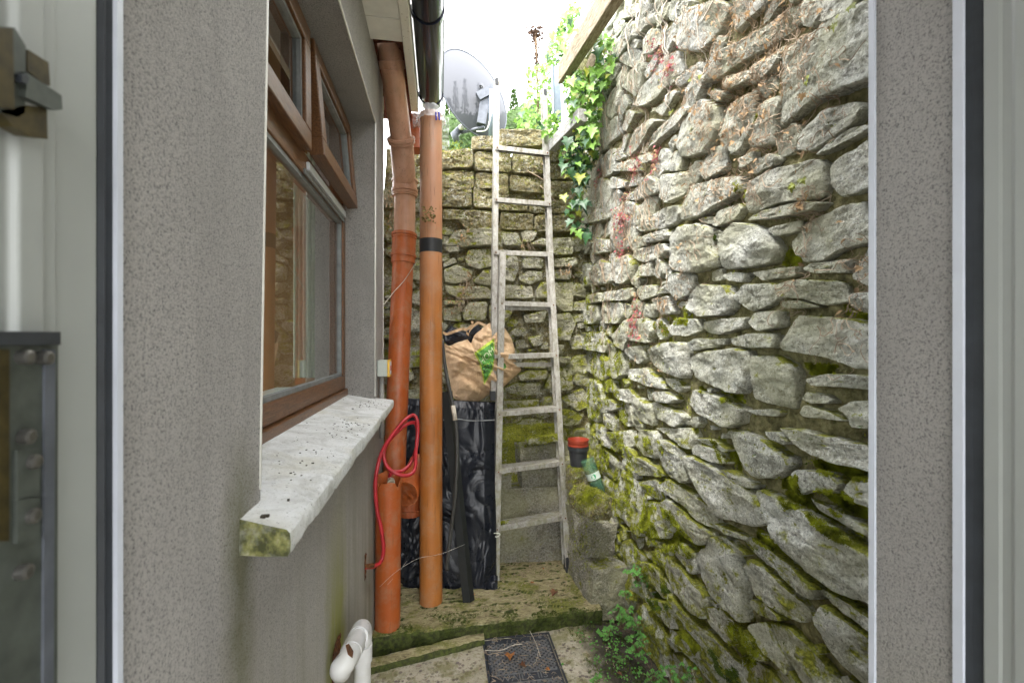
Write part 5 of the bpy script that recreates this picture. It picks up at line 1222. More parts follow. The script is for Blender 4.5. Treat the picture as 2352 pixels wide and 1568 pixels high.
ivy_cloud([(A((990,120),(1070,0),(1130,0),(1120,120),(1040,300),(970,470),(900,500),(860,400)), 2.9, 3.3, 260, .025, .05, .12),
 (A((740,500),(870,440),(930,520),(930,760),(870,960),(700,970),(640,880),(720,760)), 3.0, 3.6, 420, .022, .045, .12),
 (A((1010,560),(1100,520),(1240,480),(1380,480),(1360,560),(1290,700),(1270,900),(1240,1080),(1150,1080),(1060,900),(1010,680)), 2.45, 2.7, 520, .025, .05, .12),
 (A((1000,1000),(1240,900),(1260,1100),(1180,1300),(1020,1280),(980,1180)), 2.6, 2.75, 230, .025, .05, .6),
 (A((850,880),(980,800),(1000,900),(940,1000),(860,1010)), 2.7, 2.9, 60, .03, .05, .12),
 (A((1100,180),(1300,180),(1290,260),(1110,250)), 2.4, 2.5, 26, .02, .04, .1),
 (A((1210,260),(1380,260),(1390,500),(1230,520)), 2.40, 2.55, 60, .03, .055, .3),
 (A((1080,1170),(1190,1180),(1180,1420),(1090,1400)), 2.65, 2.75, 40, .03, .055, .5),
 (crop(1000, 450, 3.136, [(1020,0),(1190,0),(1200,330),(1110,330),(1040,230)]), 2.7, 2.8, 36, .025, .05, .5)])
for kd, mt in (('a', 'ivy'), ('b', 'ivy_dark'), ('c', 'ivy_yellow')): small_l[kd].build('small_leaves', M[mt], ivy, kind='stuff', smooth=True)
def hit_wall(y, z, off=.004):
    h = wall_bvh.ray_cast(Vector((.2, y, z)), Vector((1, 0, 0)), 1.5)
    return (h[0]+Vector((-off, 0, 0)), h[1]) if h[0] else (Vector((XR-off, y, z)), Vector((-1, 0, 0)))
def hit_back(x, z, off=.004):
    h = wall_bvh.ray_cast(Vector((x, 2.0, z)), Vector((0, 1, 0)), 1.6)
    return (h[0]+Vector((0, -off, 0)), h[1]) if h[0] else (Vector((x, YB-off, z)), Vector((0, -1, 0)))
def wander(y, z, L, wob, off=.006, step=.014, heading=-math.pi/2, amp=1.0):
    pts = []; a = heading; k = rnd(0, 50)
    for i in range(int(L/step)):
        if not (.6 < y < YB-.03 and .1 < z < 3.15): break
        p, _ = hit_wall(y, z, off+.006*abs(noise.noise(Vector((i*.35, k, 0))))); pts.append(p)
        a = heading+wob*noise.noise(Vector((i*.22, k, 5)))*2.4; y += math.cos(a)*step; z += math.sin(a)*step
    for i in range(1, len(pts)-1): pts[i] = (pts[i-1]+pts[i]*2+pts[i+1])/4
    return pts
vines = MB(); thick = MB()
for _ in range(75):    # bare stems hanging in the far upper part
    y, z = rnd(1.9, 2.75), rnd(1.75, 3.1); pts = wander(y, z, rnd(.2, .9), .55)
    if len(pts) > 4: vines.tube(pts, rnd(.0008, .0020), 4, caps=False)
for _ in range(9):
    pts = wander(rnd(1.4, 2.3), 3.12, rnd(.5, 1.1), .45, .012)
    if len(pts) > 4: thick.tube(pts, [.0042*(1-.6*i/len(pts)) for i in range(len(pts))], 6, caps=False)
for _ in range(1):
    y0_, z0_ = rnd(1.2, 2.5), rnd(2.3, 3.05); p = [hit_wall(y0_+.05*math.cos(a*.5)*a*.3, z0_-.03*a+.02*math.sin(a*2), .02+.02*abs(math.sin(a)))[0] for a in range(12)]
    thick.tube(smooth_path(p, 3), .0025, 5, caps=False)
dv = thing('dry_creeper', 'tangle of pale dry creeper stems and brown leaves across the upper stone wall', 'dry creeper', (XR, 2.0, 2.5))
vines.build('thin_stems', M['stem'], dv, kind='stuff', smooth=True); thick.build('thick_stems', M['stem_pale'], dv, kind='stuff', smooth=True)
dl = MB(); ds = MB()
def tangle(cy, cz, sy, sz, nstem, nleaf):
    for _ in range(nstem):
        y, z = cy+RN.normal()*sy, cz+RN.normal()*sz
        pts = wander(y, z, rnd(.05, .20), 2.6, .008, .008, rnd(-2.6, -.5))
        if len(pts) > 3: ds.tube(pts, rnd(.0007, .0014), 3, caps=False)
    for _ in range(int(nleaf*.5)):
        y, z = cy+RN.normal()*sy, cz+RN.normal()*sz
        if not (.62 < y < YB-.05 and .3 < z < 3.1): continue
        p, nn = hit_wall(y, z, .012); add_leaf(dl, 'plain' if random.random() < .6 else 'herb', p, (rnd(-1, 0), rnd(-.8, .8), rnd(-.3, 1)), (rnd(-.3, .3), rnd(-1, 1), -1), rnd(.006, .024))
def w_at(x, y): p = PX(x, y, XR); return p.y, p.z
for (x, y, sy, sz, a, b) in ((1720, 60, .16, .14, 150, 260), (1660, 180, .14, .12, 120, 190), (1800, 100, .10, .14, 80, 110), (1690, 300, .15, .10, 70, 90), (1640, 400, .10, .08, 30, 30), (1880, 160, .07, .12, 24, 24), (1860, 480, .02, .03, 26, 30), (1580, 120, .14, .12, 70, 60), (1760, 250, .08, .08, 50, 60),
    (1830, 20, .06, .05, 30, 30), (1990, 640, .02, .06, 18, 16), (1950, 760, .015, .05, 10, 8), (1830, 640, .02, .03, 10, 14), (1480, 300, .16, .2, 60, 40), (1540, 690, .05, .02, 16, 22), (1720, 400, .08, .05, 30, 40), (1470, 540, .12, .12, 30, 30), (1600, 600, .1, .05, 16, 22), (1500, 800, .12, .12, 14, 26)):
    cy, cz = w_at(x, y); tangle(cy, cz, sy, sz, a, b)
ds.build('fine_stems', M['stem'], dv, kind='stuff'); dl.build('dry_leaves', M['dry_leaf'], dv, kind='stuff')
yl = MB()
for (x, y) in ((2000, 14), (1965, 40), (1850, 410), (1862, 405), (1600, 180), (1640, 170), (1545, 250), (1640, 220), (1890, 170)):
    cy, cz = w_at(x, y)
    for _ in range(2): add_leaf(yl, 'herb', hit_wall(cy+rnd(-.012, .012), cz+rnd(-.01, .01), .016)[0], (-1, rnd(-.6, .2), rnd(0, .6)), (0, rnd(-1, 1), -1), rnd(.016, .026))
yl.build('yellow_leaves', M['ivy_yellow'], dv, kind='stuff')
# red leaved herb plants
reds = [((1520, 115), .030, 'bright pink and red leaved herb growing highest on the stone wall'), ((1545, 155), .022, 'sparse pink leaved herb beside the highest red plant'), ((1465, 385), .026, 'red herb in a joint left of its twin clump'), ((1512, 368), .022, 'dark red herb clump growing right beside another'), ((1440, 500), .045, 'large hanging red and yellowish herb at mid height of the wall'), ((1470, 725), .035, 'dull maroon herb in the shaded middle of the wall'), ((1385, 400), .02, 'small faint pink herb next to the ivy'), ((1432, 575), .014, 'tiny red sprig below the large hanging herb')]
for (x, y), s, lab in reds:
    cy, cz = w_at(x, y); base = hit_wall(cy, cz, 0)[0]; t_ = thing('red_herb', lab, 'plant', tuple(base)); lm = MB(); sm = MB(); ym = MB()
    for i in range(int(70*(s/.03))):
        yy, zz = cy+RN.normal()*s*.9, cz+RN.normal()*s*1.5
        p = hit_wall(yy, zz, rnd(.008, .03))[0]; add_leaf(ym if random.random() < .4 else lm, 'herb', p, (-1, rnd(-.9, .5), rnd(-.2, .9)), (rnd(-.4, .4), rnd(-1, 1), rnd(-1, .4)), rnd(.010, .020))
        if i % 5 == 0: sm.tube([base, base.lerp(p, .5)+Vector((-.01, 0, .004)), p], .0008, 3, caps=False)
    lm.build('leaves', M['red_leaf'], t_, kind='stuff'); sm.build('stems', M['red_leaf'], t_, kind='stuff'); ym.build('pale_leaves', M['dry_leaf'], t_, kind='stuff')
# moss as real tufts
def tufts(pts, nrms, size, k=4):
    V = []; F = []
    for p, n_ in zip(pts, nrms):
        b_ = n_.orthogonal().normalized(); c_ = n_.cross(b_)
        for j in range(k):
            a = rnd(0, 6.28); d = (n_*rnd(.5, 1)+(b_*math.cos(a)+c_*math.sin(a))*rnd(.3, 1.0)+Vector((0, 0, .35))).normalized(); w_ = d.cross(b_*math.sin(a)-c_*math.cos(a)+Vector((.01, .02, .03))).normalized()*size*rnd(.12, .25)
            o_ = p+(b_*rnd(-1, 1)+c_*rnd(-1, 1))*size*.5; L = size*rnd(.6, 1.3); i = len(V)
            V += [o_-w_, o_+w_, o_+d*L]; F.append((i, i+1, i+2))
    return V, F
moss_areas = [(R6([(180,20),(560,80),(640,560),(760,700),(600,820),(640,1100),(480,1150),(420,900),(200,500),(120,100)]), 5200, .50, 'm'), (R6([(420,480),(600,500),(780,740),(740,800),(560,760),(420,640)]), 2600, .30, 'm'), (R5([(0,900),(180,950),(330,1150),(330,1568),(0,1568)]), 3400, .5, 'm'), (R5([(0,500),(120,700),(60,1100),(0,1100)]), 900, .5, 'm'),
 (R6([(440,880),(600,1000),(620,1100),(480,1120)]), 900, .3, 'd'), (R6([(655,1240),(720,1240),(800,1340),(760,1380),(660,1320)]), 1100, .1, 'm'), (R6([(980,1180),(1100,1230),(1180,1400),(1060,1480),(960,1340)]), 1300, .3, 'm'),
 (R6([(1250,300),(1400,290),(1450,500),(1330,490),(1240,360)]), 1600, .25, 'm'), (R6([(1440,200),(1820,270),(1820,330),(1640,300),(1460,250)]), 1300, .2, 'm'), (R6([(1480,380),(1660,380),(1820,500),(1820,580),(1640,530)]), 1500, .15, 'm'), (R6([(1440,500),(1820,650),(1820,740),(1600,640)]), 1300, .2, 'm'),
 (R6([(1080,620),(1240,680),(1330,760),(1260,780),(1100,690)]), 900, .2, 'm'), (R6([(850,60),(980,80),(1000,260),(950,260)]), 500, .35, 'm'), (R6([(840,1340),(1000,1480),(1000,1600),(900,1500)]), 600, .3, 'd'),
 (R5([(1380,1180),(1560,1190),(1560,1240),(1420,1240)]), 700, .2, 'm'), (R5([(1620,820),(1830,860),(1830,920),(1640,880)]), 500, .35, 'm'), (R5([(1280,480),(1350,480),(1350,570),(1240,590)]), 450, .25, 'm'), (R5([(600,780),(700,840),(710,940),(640,940)]), 420, .35, 'm'), (R5([(740,1320),(1100,1390),(1100,1420),(860,1400)]), 600, .25, 'm'), (R5([(860,380),(910,400),(900,470),(860,470)]), 200, .3, 'd'),
 (R5([(1000,60),(1070,100),(1050,200),(1010,190)]), 160, .4, 'm'), (R5([(190,1210),(250,1210),(260,1320),(200,1320)]), 400, .3, 'm'), (R3([(1850,1050),(1960,1000),(1930,1130),(1860,1130)]), 220, .3, 'm'), (R5([(480,880),(620,870),(600,1000),(560,1080),(500,1000)]), 400, .4, 'm')]
mm = {'m': MB(), 'd': MB()}
for poly, n_, thr, kd in moss_areas:
    wp_ = wallpts(poly); q = np.array(wp_); (u0, v0), (u1, v1) = q.min(0), q.max(0); pts = []; ns = []; tr_ = 0
    while len(pts) < n_*.75 and tr_ < n_*6:
        tr_ += 1; y, z = rnd(u0, u1), rnd(v0, v1)
        if z < .02 or y > YB-.02 or not inside(wp_, y, z): continue
        if noise.fractal(Vector((y*9, z*9, 3)), 1, 2, 4) < thr-.45: continue
        p, nn = hit_wall(y, z, 0)
        if nn.x > 0: nn = -nn
        pts.append(p); ns.append(nn)
    mm[kd].add(*tufts(pts, ns, .0085, 4))
# scattered on ledges of both walls
for _ in range(11000):
    y, z = rnd(.85, YB-.03), rnd(.05, 2.9); p, nn = hit_wall(y, z, 0)
    if nn.x > 0: nn = -nn
    pr2 = nn.z*.9+(p.x-XR+.02)*9+.25*(1.6-z)+.25*(y-1.8)+.6*noise.fractal(Vector((y*5, z*5, 9)), 1, 2, 3)-.28
    if pr2 > .22: mm['m' if random.random() < .7 else 'd'].add(*tufts([p], [nn], .0075, 4))
mm['m'].build('moss', M['moss'], wall, kind='stuff'); mm['d'].build('dark_moss', M['moss_dark'], wall, kind='stuff')
bm_ = MB(); bd_ = MB()
for _ in range(24000):
    x, z = rnd(-.5, XR-.02), rnd(.06, 2.62); p, nn = hit_back(x, z, 0)
    if p.y > YB+.3: continue
    if nn.y > 0: nn = -nn
    pr2 = nn.z*.8+.14+.62*(z > 1.85)+.35*(z < .95)+.45*(x > .7)+.9*noise.fractal(Vector((x*6, z*7, 2)), 1, 2, 4)-.28
    if pr2 > .36: (bm_ if random.random() < .65 else bd_).add(*tufts([p], [nn], .009, 4))
bm_.build('moss', M['moss'], back, kind='stuff'); bd_.build('dark_moss', M['moss_dark'], back, kind='stuff')
# moss on the mossy stone, ladder rung end, step edge
mt = MB()
def on_all(p0, d, n_, spread, size, mb, bv=None):
    bv = bv or BVHTree.FromPolygons(allV, allF)
all_bvh = BVHTree.FromPolygons(allV, allF)
for (cx_, cy_, sx_, sy_, n_) in ((1355, 1138, 26, 20, 900), (1330, 1085, 14, 16, 260), (1250, 985, 45, 22, 800), (1225, 1020, 40, 20, 500), (1345, 1240, 30, 60, 500)):
    for _ in range(n_):
        d = ray(cx_+RN.normal()*sx_*.7, cy_+RN.normal()*sy_*.7).normalized(); h = all_bvh.ray_cast(EYE, d)
        if h[0]: 
            nn = h[1] if h[1].dot(d) < 0 else -h[1]; mt.add(*tufts([h[0]], [nn], .007, 4))
top(mt.build('block_moss', M['moss'], None, kind='stuff'), 'yellow green moss growing on the loose blocks below the pots', 'moss')
mt = MB()
for _ in range(5200):
    x = rnd(-.25, .80); e = 1 if random.random() < .6 else 0
    u = (x-pl.x)/(pr.x-pl.x); y0_ = pl.y+(pr.y-pl.y)*u
    y = y0_+(abs(RN.normal())*.05 if e else rnd(0, .5))
    if noise.fractal(Vector((x*7, y*9, 2)), 1, 2, 3) < (.0 if e else .22): continue
    h = slab_bvh.ray_cast(Vector((x, y, 1)), Vector((0, 0, -1)))
    if h[0]: mt.add(*tufts([h[0]], [Vector((0, -.3, 1)).normalized()], .006, 4))
for _ in range(2600):
    x = rnd(-.25, .78); u = (x-pl.x)/(pr.x-pl.x); y0_ = pl.y+(pr.y-pl.y)*u; z = rnd(.0, .07)
    if noise.fractal(Vector((x*9, z*9, 5)), 1, 2, 3) < -.1: continue
    mt.add(*tufts([Vector((x, y0_-.004, z))], [Vector((0, -1, .2)).normalized()], .007, 4))
top(mt.build('step_moss', M['moss_dark'], None, kind='stuff'), 'dark moss along the edge and top of the stone step', 'moss')
mt = MB()
for _ in range(420):
    p = at_y(LB[0], LT[0], 1208)+sd_*(.004+abs(RN.normal())*.035)+Vector((0, .01+rnd(0, .05), .001)); mt.add(*tufts([p], [Vector((0, 0, 1))], .006, 4))
for _ in range(80):
    p = at_y(LB[0], LT[0], 1076)+sd_*(.0+abs(RN.normal())*.01)+Vector((0, .005+rnd(0, .04), .001)); mt.add(*tufts([p], [Vector((0, 0, 1))], .005, 4))
mt.build('rung_moss', M['moss'], lad, kind='stuff')
# green herb plants at the wall foot
def herb(x, y, zc, s, n_, label, leaf=.022, mat='herb', name='herb_plant', droop=0):
    leaf *= .56; n_ = int(n_*1.9); c = P(x, y, zc); t_ = thing(name, label, 'plant', tuple(c-Vector((0, 0, s*.5)))); lm = MB(); sm = MB(); root = c-Vector((0, 0, s*.5))
    for i in range(n_):
        p = c+Vector((RN.normal()*s*.45, RN.normal()*s*.3, RN.normal()*s*.45))
        for q_ in range(3):
            a = (q_-1)*1.1+rnd(-.3, .3); add_leaf(lm, 'herb', p, (rnd(-.5, .1), -1+rnd(0, .6), rnd(.3, 1.3)), (math.sin(a), -.2, math.cos(a)-.2*droop), leaf*rnd(.7, 1.2))
        sm.tube([root, root.lerp(p, .6)+Vector((0, -.01, .01)), p], .0009, 3, caps=False)
    lm.build('leaves', M[mat], t_, kind='stuff'); sm.build('stems', M['stem_brown'], t_, kind='stuff'); return t_
for a in ((1505, 1290, 2.15, .07, 16, 'upright green herb with lobed leaves highest at the wall foot', .03), (1465, 1315, 2.18, .07, 14, 'green lobed herb beside the lowest block', .032), (1500, 1335, 2.1, .05, 9, 'small lobed herb under the upright one', .026), (1440, 1355, 2.2, .04, 7, 'round leaved weed against the lowest block', .022), (1518, 1375, 2.05, .035, 6, 'short herb nearest the dark hollow', .028),
          (1425, 1425, 2.12, .07, 15, 'leafy bright herb in front of the block corner', .03), (1395, 1452, 2.1, .04, 8, 'low herb at the edge of the pale concrete', .028), (1465, 1480, 1.95, .06, 12, 'bright lobed herb spreading towards the paving', .028), (1465, 1430, 2.1, .05, 9, 'dark green herb behind the orange leaf', .026), (1490, 1250, 2.2, .05, 8, 'fine fern like herb climbing the mossy stones', .018),
          (1540, 1560, 1.75, .07, 14, 'green weed patch nearest the camera by the wall', .026), (1500, 1545, 1.85, .05, 10, 'small leaved weeds left of the nearest patch', .02), (1590, 1540, 1.7, .05, 8, 'shaded weed right of the nearest patch', .02), (1420, 1510, 1.95, .035, 6, 'little weed growing out of the concrete edge', .02), (1340, 1335, 2.45, .025, 4, 'tiny seedling on the step by the right ladder foot', .014),
          (1300, 1520, 1.93, .02, 3, 'flat green seedling beside the access cover', .018), (1131, 1497, 2.02, .014, 3, 'tiny green seedling at left edge of the access cover', .014), (1372, 1560, 1.8, .02, 3, 'single green leaf weed on the pale concrete', .024)):
    herb(*a)
gc = MB()
for _ in range(900):
    x, y = rnd(.62, .94), rnd(1.2, 2.2); zg = pz(x, y)
    if noise.fractal(Vector((x*9, y*7, 2)), 1, 2, 3) < .0: continue
    add_leaf(gc, 'herb', (x, y, zg+rnd(.003, .02)), (rnd(-.5, .5), rnd(-.8, .2), 1), (rnd(-1, 1), rnd(-1, 1), 0), rnd(.006, .014))
top(gc.build('ground_cover', M['herb'], None, kind='stuff'), 'tiny weeds and moss covering the soil at the wall foot', 'ground cover')
gm = MB(); pts = []; ns = []
for _ in range(3800):
    x, y = rnd(.60, .95), rnd(1.1, 2.3)
    if noise.fractal(Vector((x*8, y*8, 7)), 1, 2, 3) > -.05: gm.add(*tufts([Vector((x, y, pz(x, y)))], [Vector((0, 0, 1))], .008, 3))
top(gm.build('ground_moss', M['moss_dark'], None, kind='stuff'), 'dark moss carpet on the soil beside the paving', 'moss')
# debris on paving
db = MB()
for _ in range(330):
    x, y = (rnd(-.2, .75), rnd(1.4, 2.0)) if random.random() < .5 else (None, None)
    if x is None: p = cvp(rnd(0, CWID), rnd(0, .3), .004); x, y = p.x, p.y
    L = rnd(.006, .03); a = rnd(0, 3.14); z = max(0.004, pz(x, y)+.002) if x < .7 else pz(x, y)+.003
    u = (x-pl.x)/(pr.x-pl.x); 
    if y > pl.y+(pr.y-pl.y)*u-.01: z = slab_z(x, y)+.002 if slab_z(x, y) else z
    d = Vector((math.cos(a), math.sin(a), 0))*L; c = Vector((x, y, z)); db.tube([c-d/2, c+Vector((0, 0, .002))+Vector((-d.y, d.x, 0))*.2, c+d/2], rnd(.0005, .0014), 3, caps=False)
for _ in range(500):
    x, y = rnd(.15, .75), rnd(2.15, 2.62); L = rnd(.004, .016); a = rnd(0, 3.14); d = Vector((math.cos(a), math.sin(a), 0))*L; c = Vector((x, y, slab_z(x, y)+.001)); db.tube([c-d/2, c+d/2], rnd(.0006, .0016), 3, caps=False)
top(db.build('litter', M['stem'], None, kind='stuff'), 'scattered dry needles and bits of twig over paving and step', 'litter')
for (D, lab) in (([(1210,1432,2.09),(1228,1468,2.03),(1237,1492,1.985),(1241,1505,1.96)], 'pale forked twig lying across the access cover'), ([(1114,1490,2.02),(1150,1490,2.015),(1180,1478,2.03),(1200,1476,2.03)], 'long thin twig along the top of the access cover')):
    pts = [PZ(x, y, .010) for x, y, z in D]; t_ = thing('twig', lab, 'twig', tuple(pts[0])); MB().tube(smooth_path(pts), .0016, 6).build('twig_stem', M['stem_pale'], t_)
    if 'forked' in lab:
        MB().tube([pts[-2], PZ(1232, 1515, .008), PZ(1226, 1522, .006)], .0012, 5).build('twig_fork', M['stem_pale'], t_)
fl_ = [((1172, 1502), .0, .050, 'fallen', 'largest orange leaf lying on the access cover'), ((1196, 1525), .0, .034, 'fallen_dark', 'curled brown leaf on the access cover below the orange one'), ((963, 1497), .0, .036, 'fallen_dark', 'curled red brown leaf on the left paving by the kerb'), ((1250, 1307), .06, .022, 'fallen', 'small orange leaf on the step between the ladder feet'), ((1219, 1341), .06, .024, 'fallen', 'little orange leaf on the step in front of the ladder'),
       ((1275, 1360), .06, .050, 'fallen_dark', 'broad dark brown leaf flat on the step'), ((1085, 1367), .075, .030, 'fallen', 'orange leaf by the foot of the black strip'), ((1420, 1545), .0, .022, 'fallen_dark', 'small brown leaf on the pale concrete'), ((1475, 1401), .03, .055, 'fallen', 'large orange brown leaf hanging in the weeds by the wall'), ((1255, 1535), .004, .020, 'fallen', 'narrow orange leaf scrap on the right of the cover')]
for (x, y), z, s, mt_, lab in fl_:
    p = PZ(x, y, z)
    if z > .05: p.z = slab_z(p.x, p.y); 
    p.z += .006
    V, F = leaf_verts('ivy', rnd(.3, .6), rnd(-.6, .5)); o = mobj('fallen_leaf', V, F, M[mt_]); o.location = p; o.scale = (s, s, s)
    o.rotation_euler = (rnd(-.2, .3), rnd(-.2, .2), rnd(2.5, 4)); 
    if 'hanging' in lab: o.rotation_euler = (R(100), 0, R(160)); o.location.z += .10
    top(o, lab, 'leaf')
# brown sprig caught on the long pipe and plant debris on back wall
sp_ = P(984, 492, 2.20); t_ = thing('dry_sprig', 'olive brown sprig caught on the long orange pipe', 'sprig', tuple(sp_)); lm = MB()
for _ in range(60): add_leaf(lm, 'herb', sp_+Vector((rnd(-.035, .035), rnd(-.02, 0), rnd(-.045, .045)*.8)), (rnd(-.5, .5), -1, rnd(-.5, 1)), (rnd(-1, 1), 0, rnd(-1, 1)), rnd(.008, .016))
lm.build('sprig_leaves', simple('olive brown leaves', (.16, .12, .03), .8, var=.4), t_, kind='stuff')
lm = MB(); rb = MB()
for (x, y, sx_, sy_, n_) in ((1065, 545, .03, .05, 34), (1075, 660, .02, .06, 40), (1050, 700, .04, .05, 50), (1060, 760, .05, .02, 30), (900, 520, .03, .10, 60), (900, 470, .02, .06, 30), (1290, 620, .03, .03, 20), (1210, 560, .05, .04, 20)):
    c = PY(x, y, YB)
    for _ in range(n_):
        p, _n = hit_back(c.x+RN.normal()*sx_, c.z+RN.normal()*sy_, .015); add_leaf(lm, 'plain', p, (rnd(-.6, .6), -1, rnd(0, .8)), (rnd(-1, 1), 0, -1), rnd(.010, .024))
    for _ in range(n_//4):
        p, _n = hit_back(c.x+RN.normal()*sx_, c.z+sy_, .02); rb.tube(smooth_path([p, p+Vector((rnd(-.02, .02), -.005, -.04)), p+Vector((rnd(-.03, .03), -.008, -.09))], 3), .0010, 3, caps=False)
for (a, b_) in (((1210, 390), (1270, 430)), ((1240, 370), (1262, 400)), ((1240, 425), (1275, 460))):
    rb.tube([PY(*a, YB-.04), PY((a[0]+b_[0])/2, (a[1]+b_[1])/2-4, YB-.05), PY(*b_, YB-.04)], .003, 5)
dd_ = thing('dead_creeper', 'brown dead creeper sprigs hanging on the back wall stones', 'dead creeper', (0, YB, 1.5))
lm.build('dead_leaves', M['dry_leaf'], dd_, kind='stuff'); rb.build('dead_stems', M['stem'], dd_, kind='stuff')
# cobweb-dusty creeper strand across the pipes
st_ = thing('creeper_strand', 'thin pale creeper strand crossing the soil pipe', 'creeper', tuple(P(890, 690, 2.3)))
MB().tube(smooth_path([P(880, 700, 2.2), P(905, 668, 2.28), P(930, 640, 2.33), P(955, 600, 2.33), P(966, 575, 2.3)]), .0018, 5).build('strand', M['stem_pale'], st_)
st_ = thing('cobweb', 'dusty cobweb threads sagging between the pipes and black strip', 'cobweb', tuple(P(940, 1290, 2.15)))
b = MB(); b.tube(smooth_path([P(872, 1345, 1.96), P(910, 1310, 2.0), P(960, 1280, 2.15), P(1010, 1270, 2.17), P(1068, 1247, 2.2)]), .0006, 3); b.tube(smooth_path([P(890, 1340, 1.97), P(915, 1312, 2.02), P(935, 1285, 2.1)]), .0005, 3); b.build('threads', M['thread'], st_)

# ------------------------------------------------------------------ timber, bracket, dish, things beyond
def beam(a, b, w_, h, mat, name, label, cat, parent=None, roll=0):
    a = Vector(a); b = Vector(b); d = (b-a).normalized(); s = Vector((d.y, -d.x, 0)).normalized(); u = s.cross(d).normalized()
    V = []; nseg = 12
    for i in range(nseg+1):
        p = a.lerp(b, i/nseg)
        for (x, y) in ((-1, -1), (1, -1), (1, 1), (-1, 1)): V.append(p+s*x*w_/2+u*y*h/2+Vector((0, 0, .003*fr((i, x, y), 1))))
    F = [(i*4+k, i*4+(k+1) % 4, (i+1)*4+(k+1) % 4, (i+1)*4+k) for i in range(nseg) for k in range(4)]+[(3, 2, 1, 0), tuple(range(nseg*4, nseg*4+4))]
    o = mobj(name, V, F, mat, parent); bevel(o, .004)
    if parent is None: top(o, label, cat)
    return o
bA, bB = P(1292, 168, 2.78), P(1398, 0, 2.10); bC = bB+(bB-bA)*.55
beam(bA, bC, .055, .125, M['timber'], 'timber_beam', 'long weathered timber beam along the top of the stone wall', 'timber beam')
beam(P(1268, 334, 2.78), P(1338, 262, 2.42), .05, .07, M['timber_grey'], 'timber_rail', 'short grey timber rail end below the metal bracket', 'timber rail')
beam(P(1372, 130, 2.55), P(1318, 240, 2.82), .045, .09, M['timber'], 'timber_batten', 'dark short timber behind the long beam', 'timber batten')
ga, gb = P(1276, 276, 2.9), P(1272, 150, 2.9)
t_ = thing('steel_bracket', 'upright galvanised steel channel between ivy and beam end', 'bracket', tuple(ga))
rail(ga, gb, Vector((1, 0, 0)), 0, .042, .03, M['galv'], 'channel', t_); MB().tube([ga+Vector((-.012, -.005, 0)), gb+Vector((-.012, -.005, 0))], .008, 8).build('edge_tube', M['galv'], t_)
# dish
dc = P(1089, 216, 3.75); vd = (dc-EYE).normalized(); nrm = (vd*.62+(-RT*.707-UP*.55+FW*.1)*.78).normalized()
dish = thing('satellite_dish', 'grey perforated satellite dish seen from behind on a short pole', 'satellite dish', tuple(P(1128, 298, 3.6)))
e1 = (RT*.7-UP*.7); e1 = (e1-nrm*e1.dot(nrm)).normalized(); e2 = nrm.cross(e1); RD = .37
V = []; F = []; n = 72; nr = 14
for r in range(nr+1):
    t_ = r/nr
    for k in range(n): a = 2*math.pi*k/n; V.append(dc+(e1*math.cos(a)+e2*math.sin(a)*.94)*RD*t_+nrm*(-.10*(1-t_*t_)))
F = [(r*n+k, r*n+(k+1) % n, (r+1)*n+(k+1) % n, (r+1)*n+k) for r in range(1, nr) for k in range(n)]+[[n+k for k in range(n)]]
mobj('reflector', V, F, M['dish'], dish, smooth=True)
rim = [dc+(e1*math.cos(2*math.pi*k/n)+e2*math.sin(2*math.pi*k/n)*.94)*RD for k in range(n+1)]; MB().tube(rim, .007, 6, caps=False).build('rim', M['dark_metal'], dish, smooth=True)
MB().tube([P(1128, 310, 3.60), P(1128, 205, 3.60)], .020, 12).build('pole', M['galv'], dish, smooth=True)
MB().box((-.05, -.02, -.14), (.02, .03, .13), Matrix.Translation(P(1115, 245, 3.62)) @ Matrix.Rotation(R(8), 4, 'Y')).build('bracket', M['dark_metal'], dish)
MB().box((-.08, -.02, -.03), (.07, .03, .035), Matrix.Translation(P(1118, 212, 3.60)) @ Matrix.Rotation(R(-30), 4, 'Y')).build('bracket', M['dark_metal'], dish)
a1 = P(1112, 290, 3.62); a2 = P(1060, 303, 3.7)
MB().tube([a1, a2], .014, 8).build('arm', M['dark_metal'], dish, smooth=True)
MB().tube([a2+Vector((-.01, 0, .03)), a2+Vector((-.055, 0, -.02)), a2+Vector((-.04, 0, -.075))], [.028, .035, .022], 14).build('receiver', M['dark_metal'], dish, smooth=True)
MB().tube([a2+Vector((.0, -.02, .02)), a2+Vector((-.005, -.04, .045))], [.026, .018], 12).build('receiver_cap', M['cable'], dish, smooth=True)
MB().tube(smooth_path([P(1135, 205, 3.56), P(1142, 225, 3.56), P(1128, 262, 3.56), P(1118, 296, 3.56), P(1095, 300, 3.6)]), .005, 6).build('cable', M['cable'], dish, smooth=True)
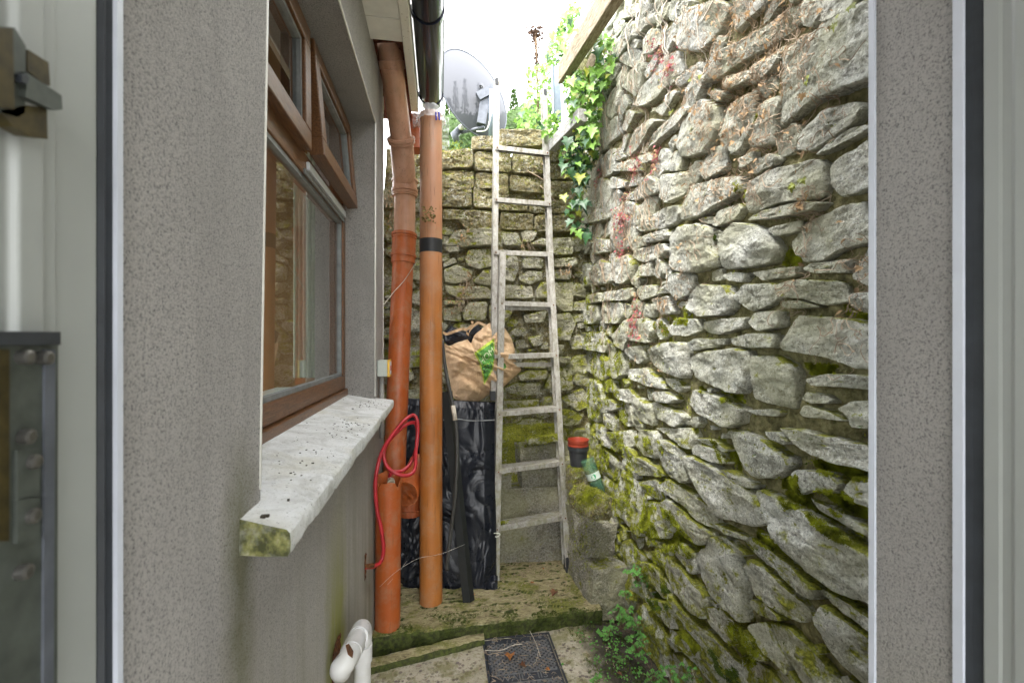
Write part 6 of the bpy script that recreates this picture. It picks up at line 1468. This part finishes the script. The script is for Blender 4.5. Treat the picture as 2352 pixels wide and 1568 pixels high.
# ground behind the walls
V, F = grid(-8, 14, 0, 1, 60, 40, None, lambda a, b: (a, YB+.34+b*34, 2.25+.9*b+.12*fr((a, b*10, 2), .6)+(.9 if a > 1.3 else 0)*min(1, max(0, (a-1.3)))))
mobj('bank', V, F, M['bank'], smooth=True, kind='structure')
V, F = grid(XR+.46, 14, .58, YB+.5, 20, 20, lambda x, y: 3.42+.02*fr((x, y, 1), 2)); mobj('upper_bank', V, F, M['bank'], smooth=True, kind='structure')
def conifer(x, ytip, dist, wid, label, n_=2600, seed=0):
    tip = P(x, ytip, dist); b0_ = Vector((tip.x, tip.y, 2.3)); H = tip.z-2.3
    t_ = thing('conifer_tree', label, 'tree', tuple(b0_)); MB().tube([b0_, b0_.lerp(tip, .5), tip], [.10, .06, .008], 8).build('trunk', M['stem_brown'], t_)
    mb = MB()
    for i in range(n_):
        h = random.random()**.8; a = rnd(0, 6.28); rr = wid*(1-h)**.85*(.55+.45*noise.noise(Vector((a*1.3, h*9, seed))))*rnd(.5, 1.05)+.02
        c = b0_.lerp(tip, h)+Vector((math.cos(a), math.sin(a), 0))*rr; L = wid*.12*rnd(.6, 1.4)*(1.1-h*.6)
        d = Vector((math.cos(a)*.8, math.sin(a)*.8, rnd(.1, .9))).normalized(); s_ = d.cross(Vector((rnd(-1, 1), rnd(-1, 1), 1))).normalized()*L*.28
        mb.add([c-s_, c+s_, c+d*L, c-d*L*.3], [(0, 1, 2), (0, 3, 1)])
    mb.build('crown', M['conifer'], t_, kind='stuff')
conifer(1180, 205, 12, 1.1, 'bright conifer right of the satellite dish between dish and ladder'); conifer(1030, 225, 11, 1.0, 'conifer left of the dish beside the gutter end', seed=3)
conifer(1046, 185, 14, .8, 'slim conifer seen through the left part of the dish', 1800, 5); conifer(1068, 180, 14.5, .8, 'taller slim conifer seen through the dish centre left', 1800, 7); conifer(1100, 190, 15, .9, 'conifer seen through the dish behind its bracket', 1800, 9)
hd = MB()
for _ in range(5200):
    x, y = rnd(1000, 1265), 0; zc = rnd(5, 7.5); ytop = 268+10*noise.noise(Vector((x*.03, 1, 2)))-26*(x > 1150)*min(1, (x-1150)/60)
    y = rnd(ytop, 345); add_leaf(hd, 'plain', P(x, y, zc), (rnd(-1, 1), -1, rnd(-.2, 1)), (rnd(-1, 1), rnd(-.5, .5), rnd(-.5, 1)), rnd(.05, .11))
top(hd.build('hedge', M['conifer'], None, kind='stuff'), 'low bright green hedge beyond the back wall', 'hedge')
# dry seed stalk
sa, sb_ = P(1233, 165, 3.3), P(1230, 70, 3.3)
t_ = thing('seed_stalk', 'tall dry brown seed head standing against the sky', 'dead plant', tuple(P(1235, 250, 3.3))); MB().tube(smooth_path([P(1236, 260, 3.3), sa, sb_]), .008, 6).build('stalk', M['stem_brown'], t_)
lm = MB()
for _ in range(260):
    q_ = random.random(); c = sb_ + Vector((RN.normal()*.030, RN.normal()*.02, RN.normal()*.022-.01)) if q_ < .7 else sb_.lerp(sa, random.random())+Vector((RN.normal()*.008, 0, 0))
    add_leaf(lm, 'plain', c, (rnd(-1, 1), -1, rnd(-1, 1)), (rnd(-1, 1), 0, rnd(-1, 1)), rnd(.016, .034))
lm.build('seed_heads', simple('brown seed', (.07, .035, .02), .9), t_, kind='stuff')
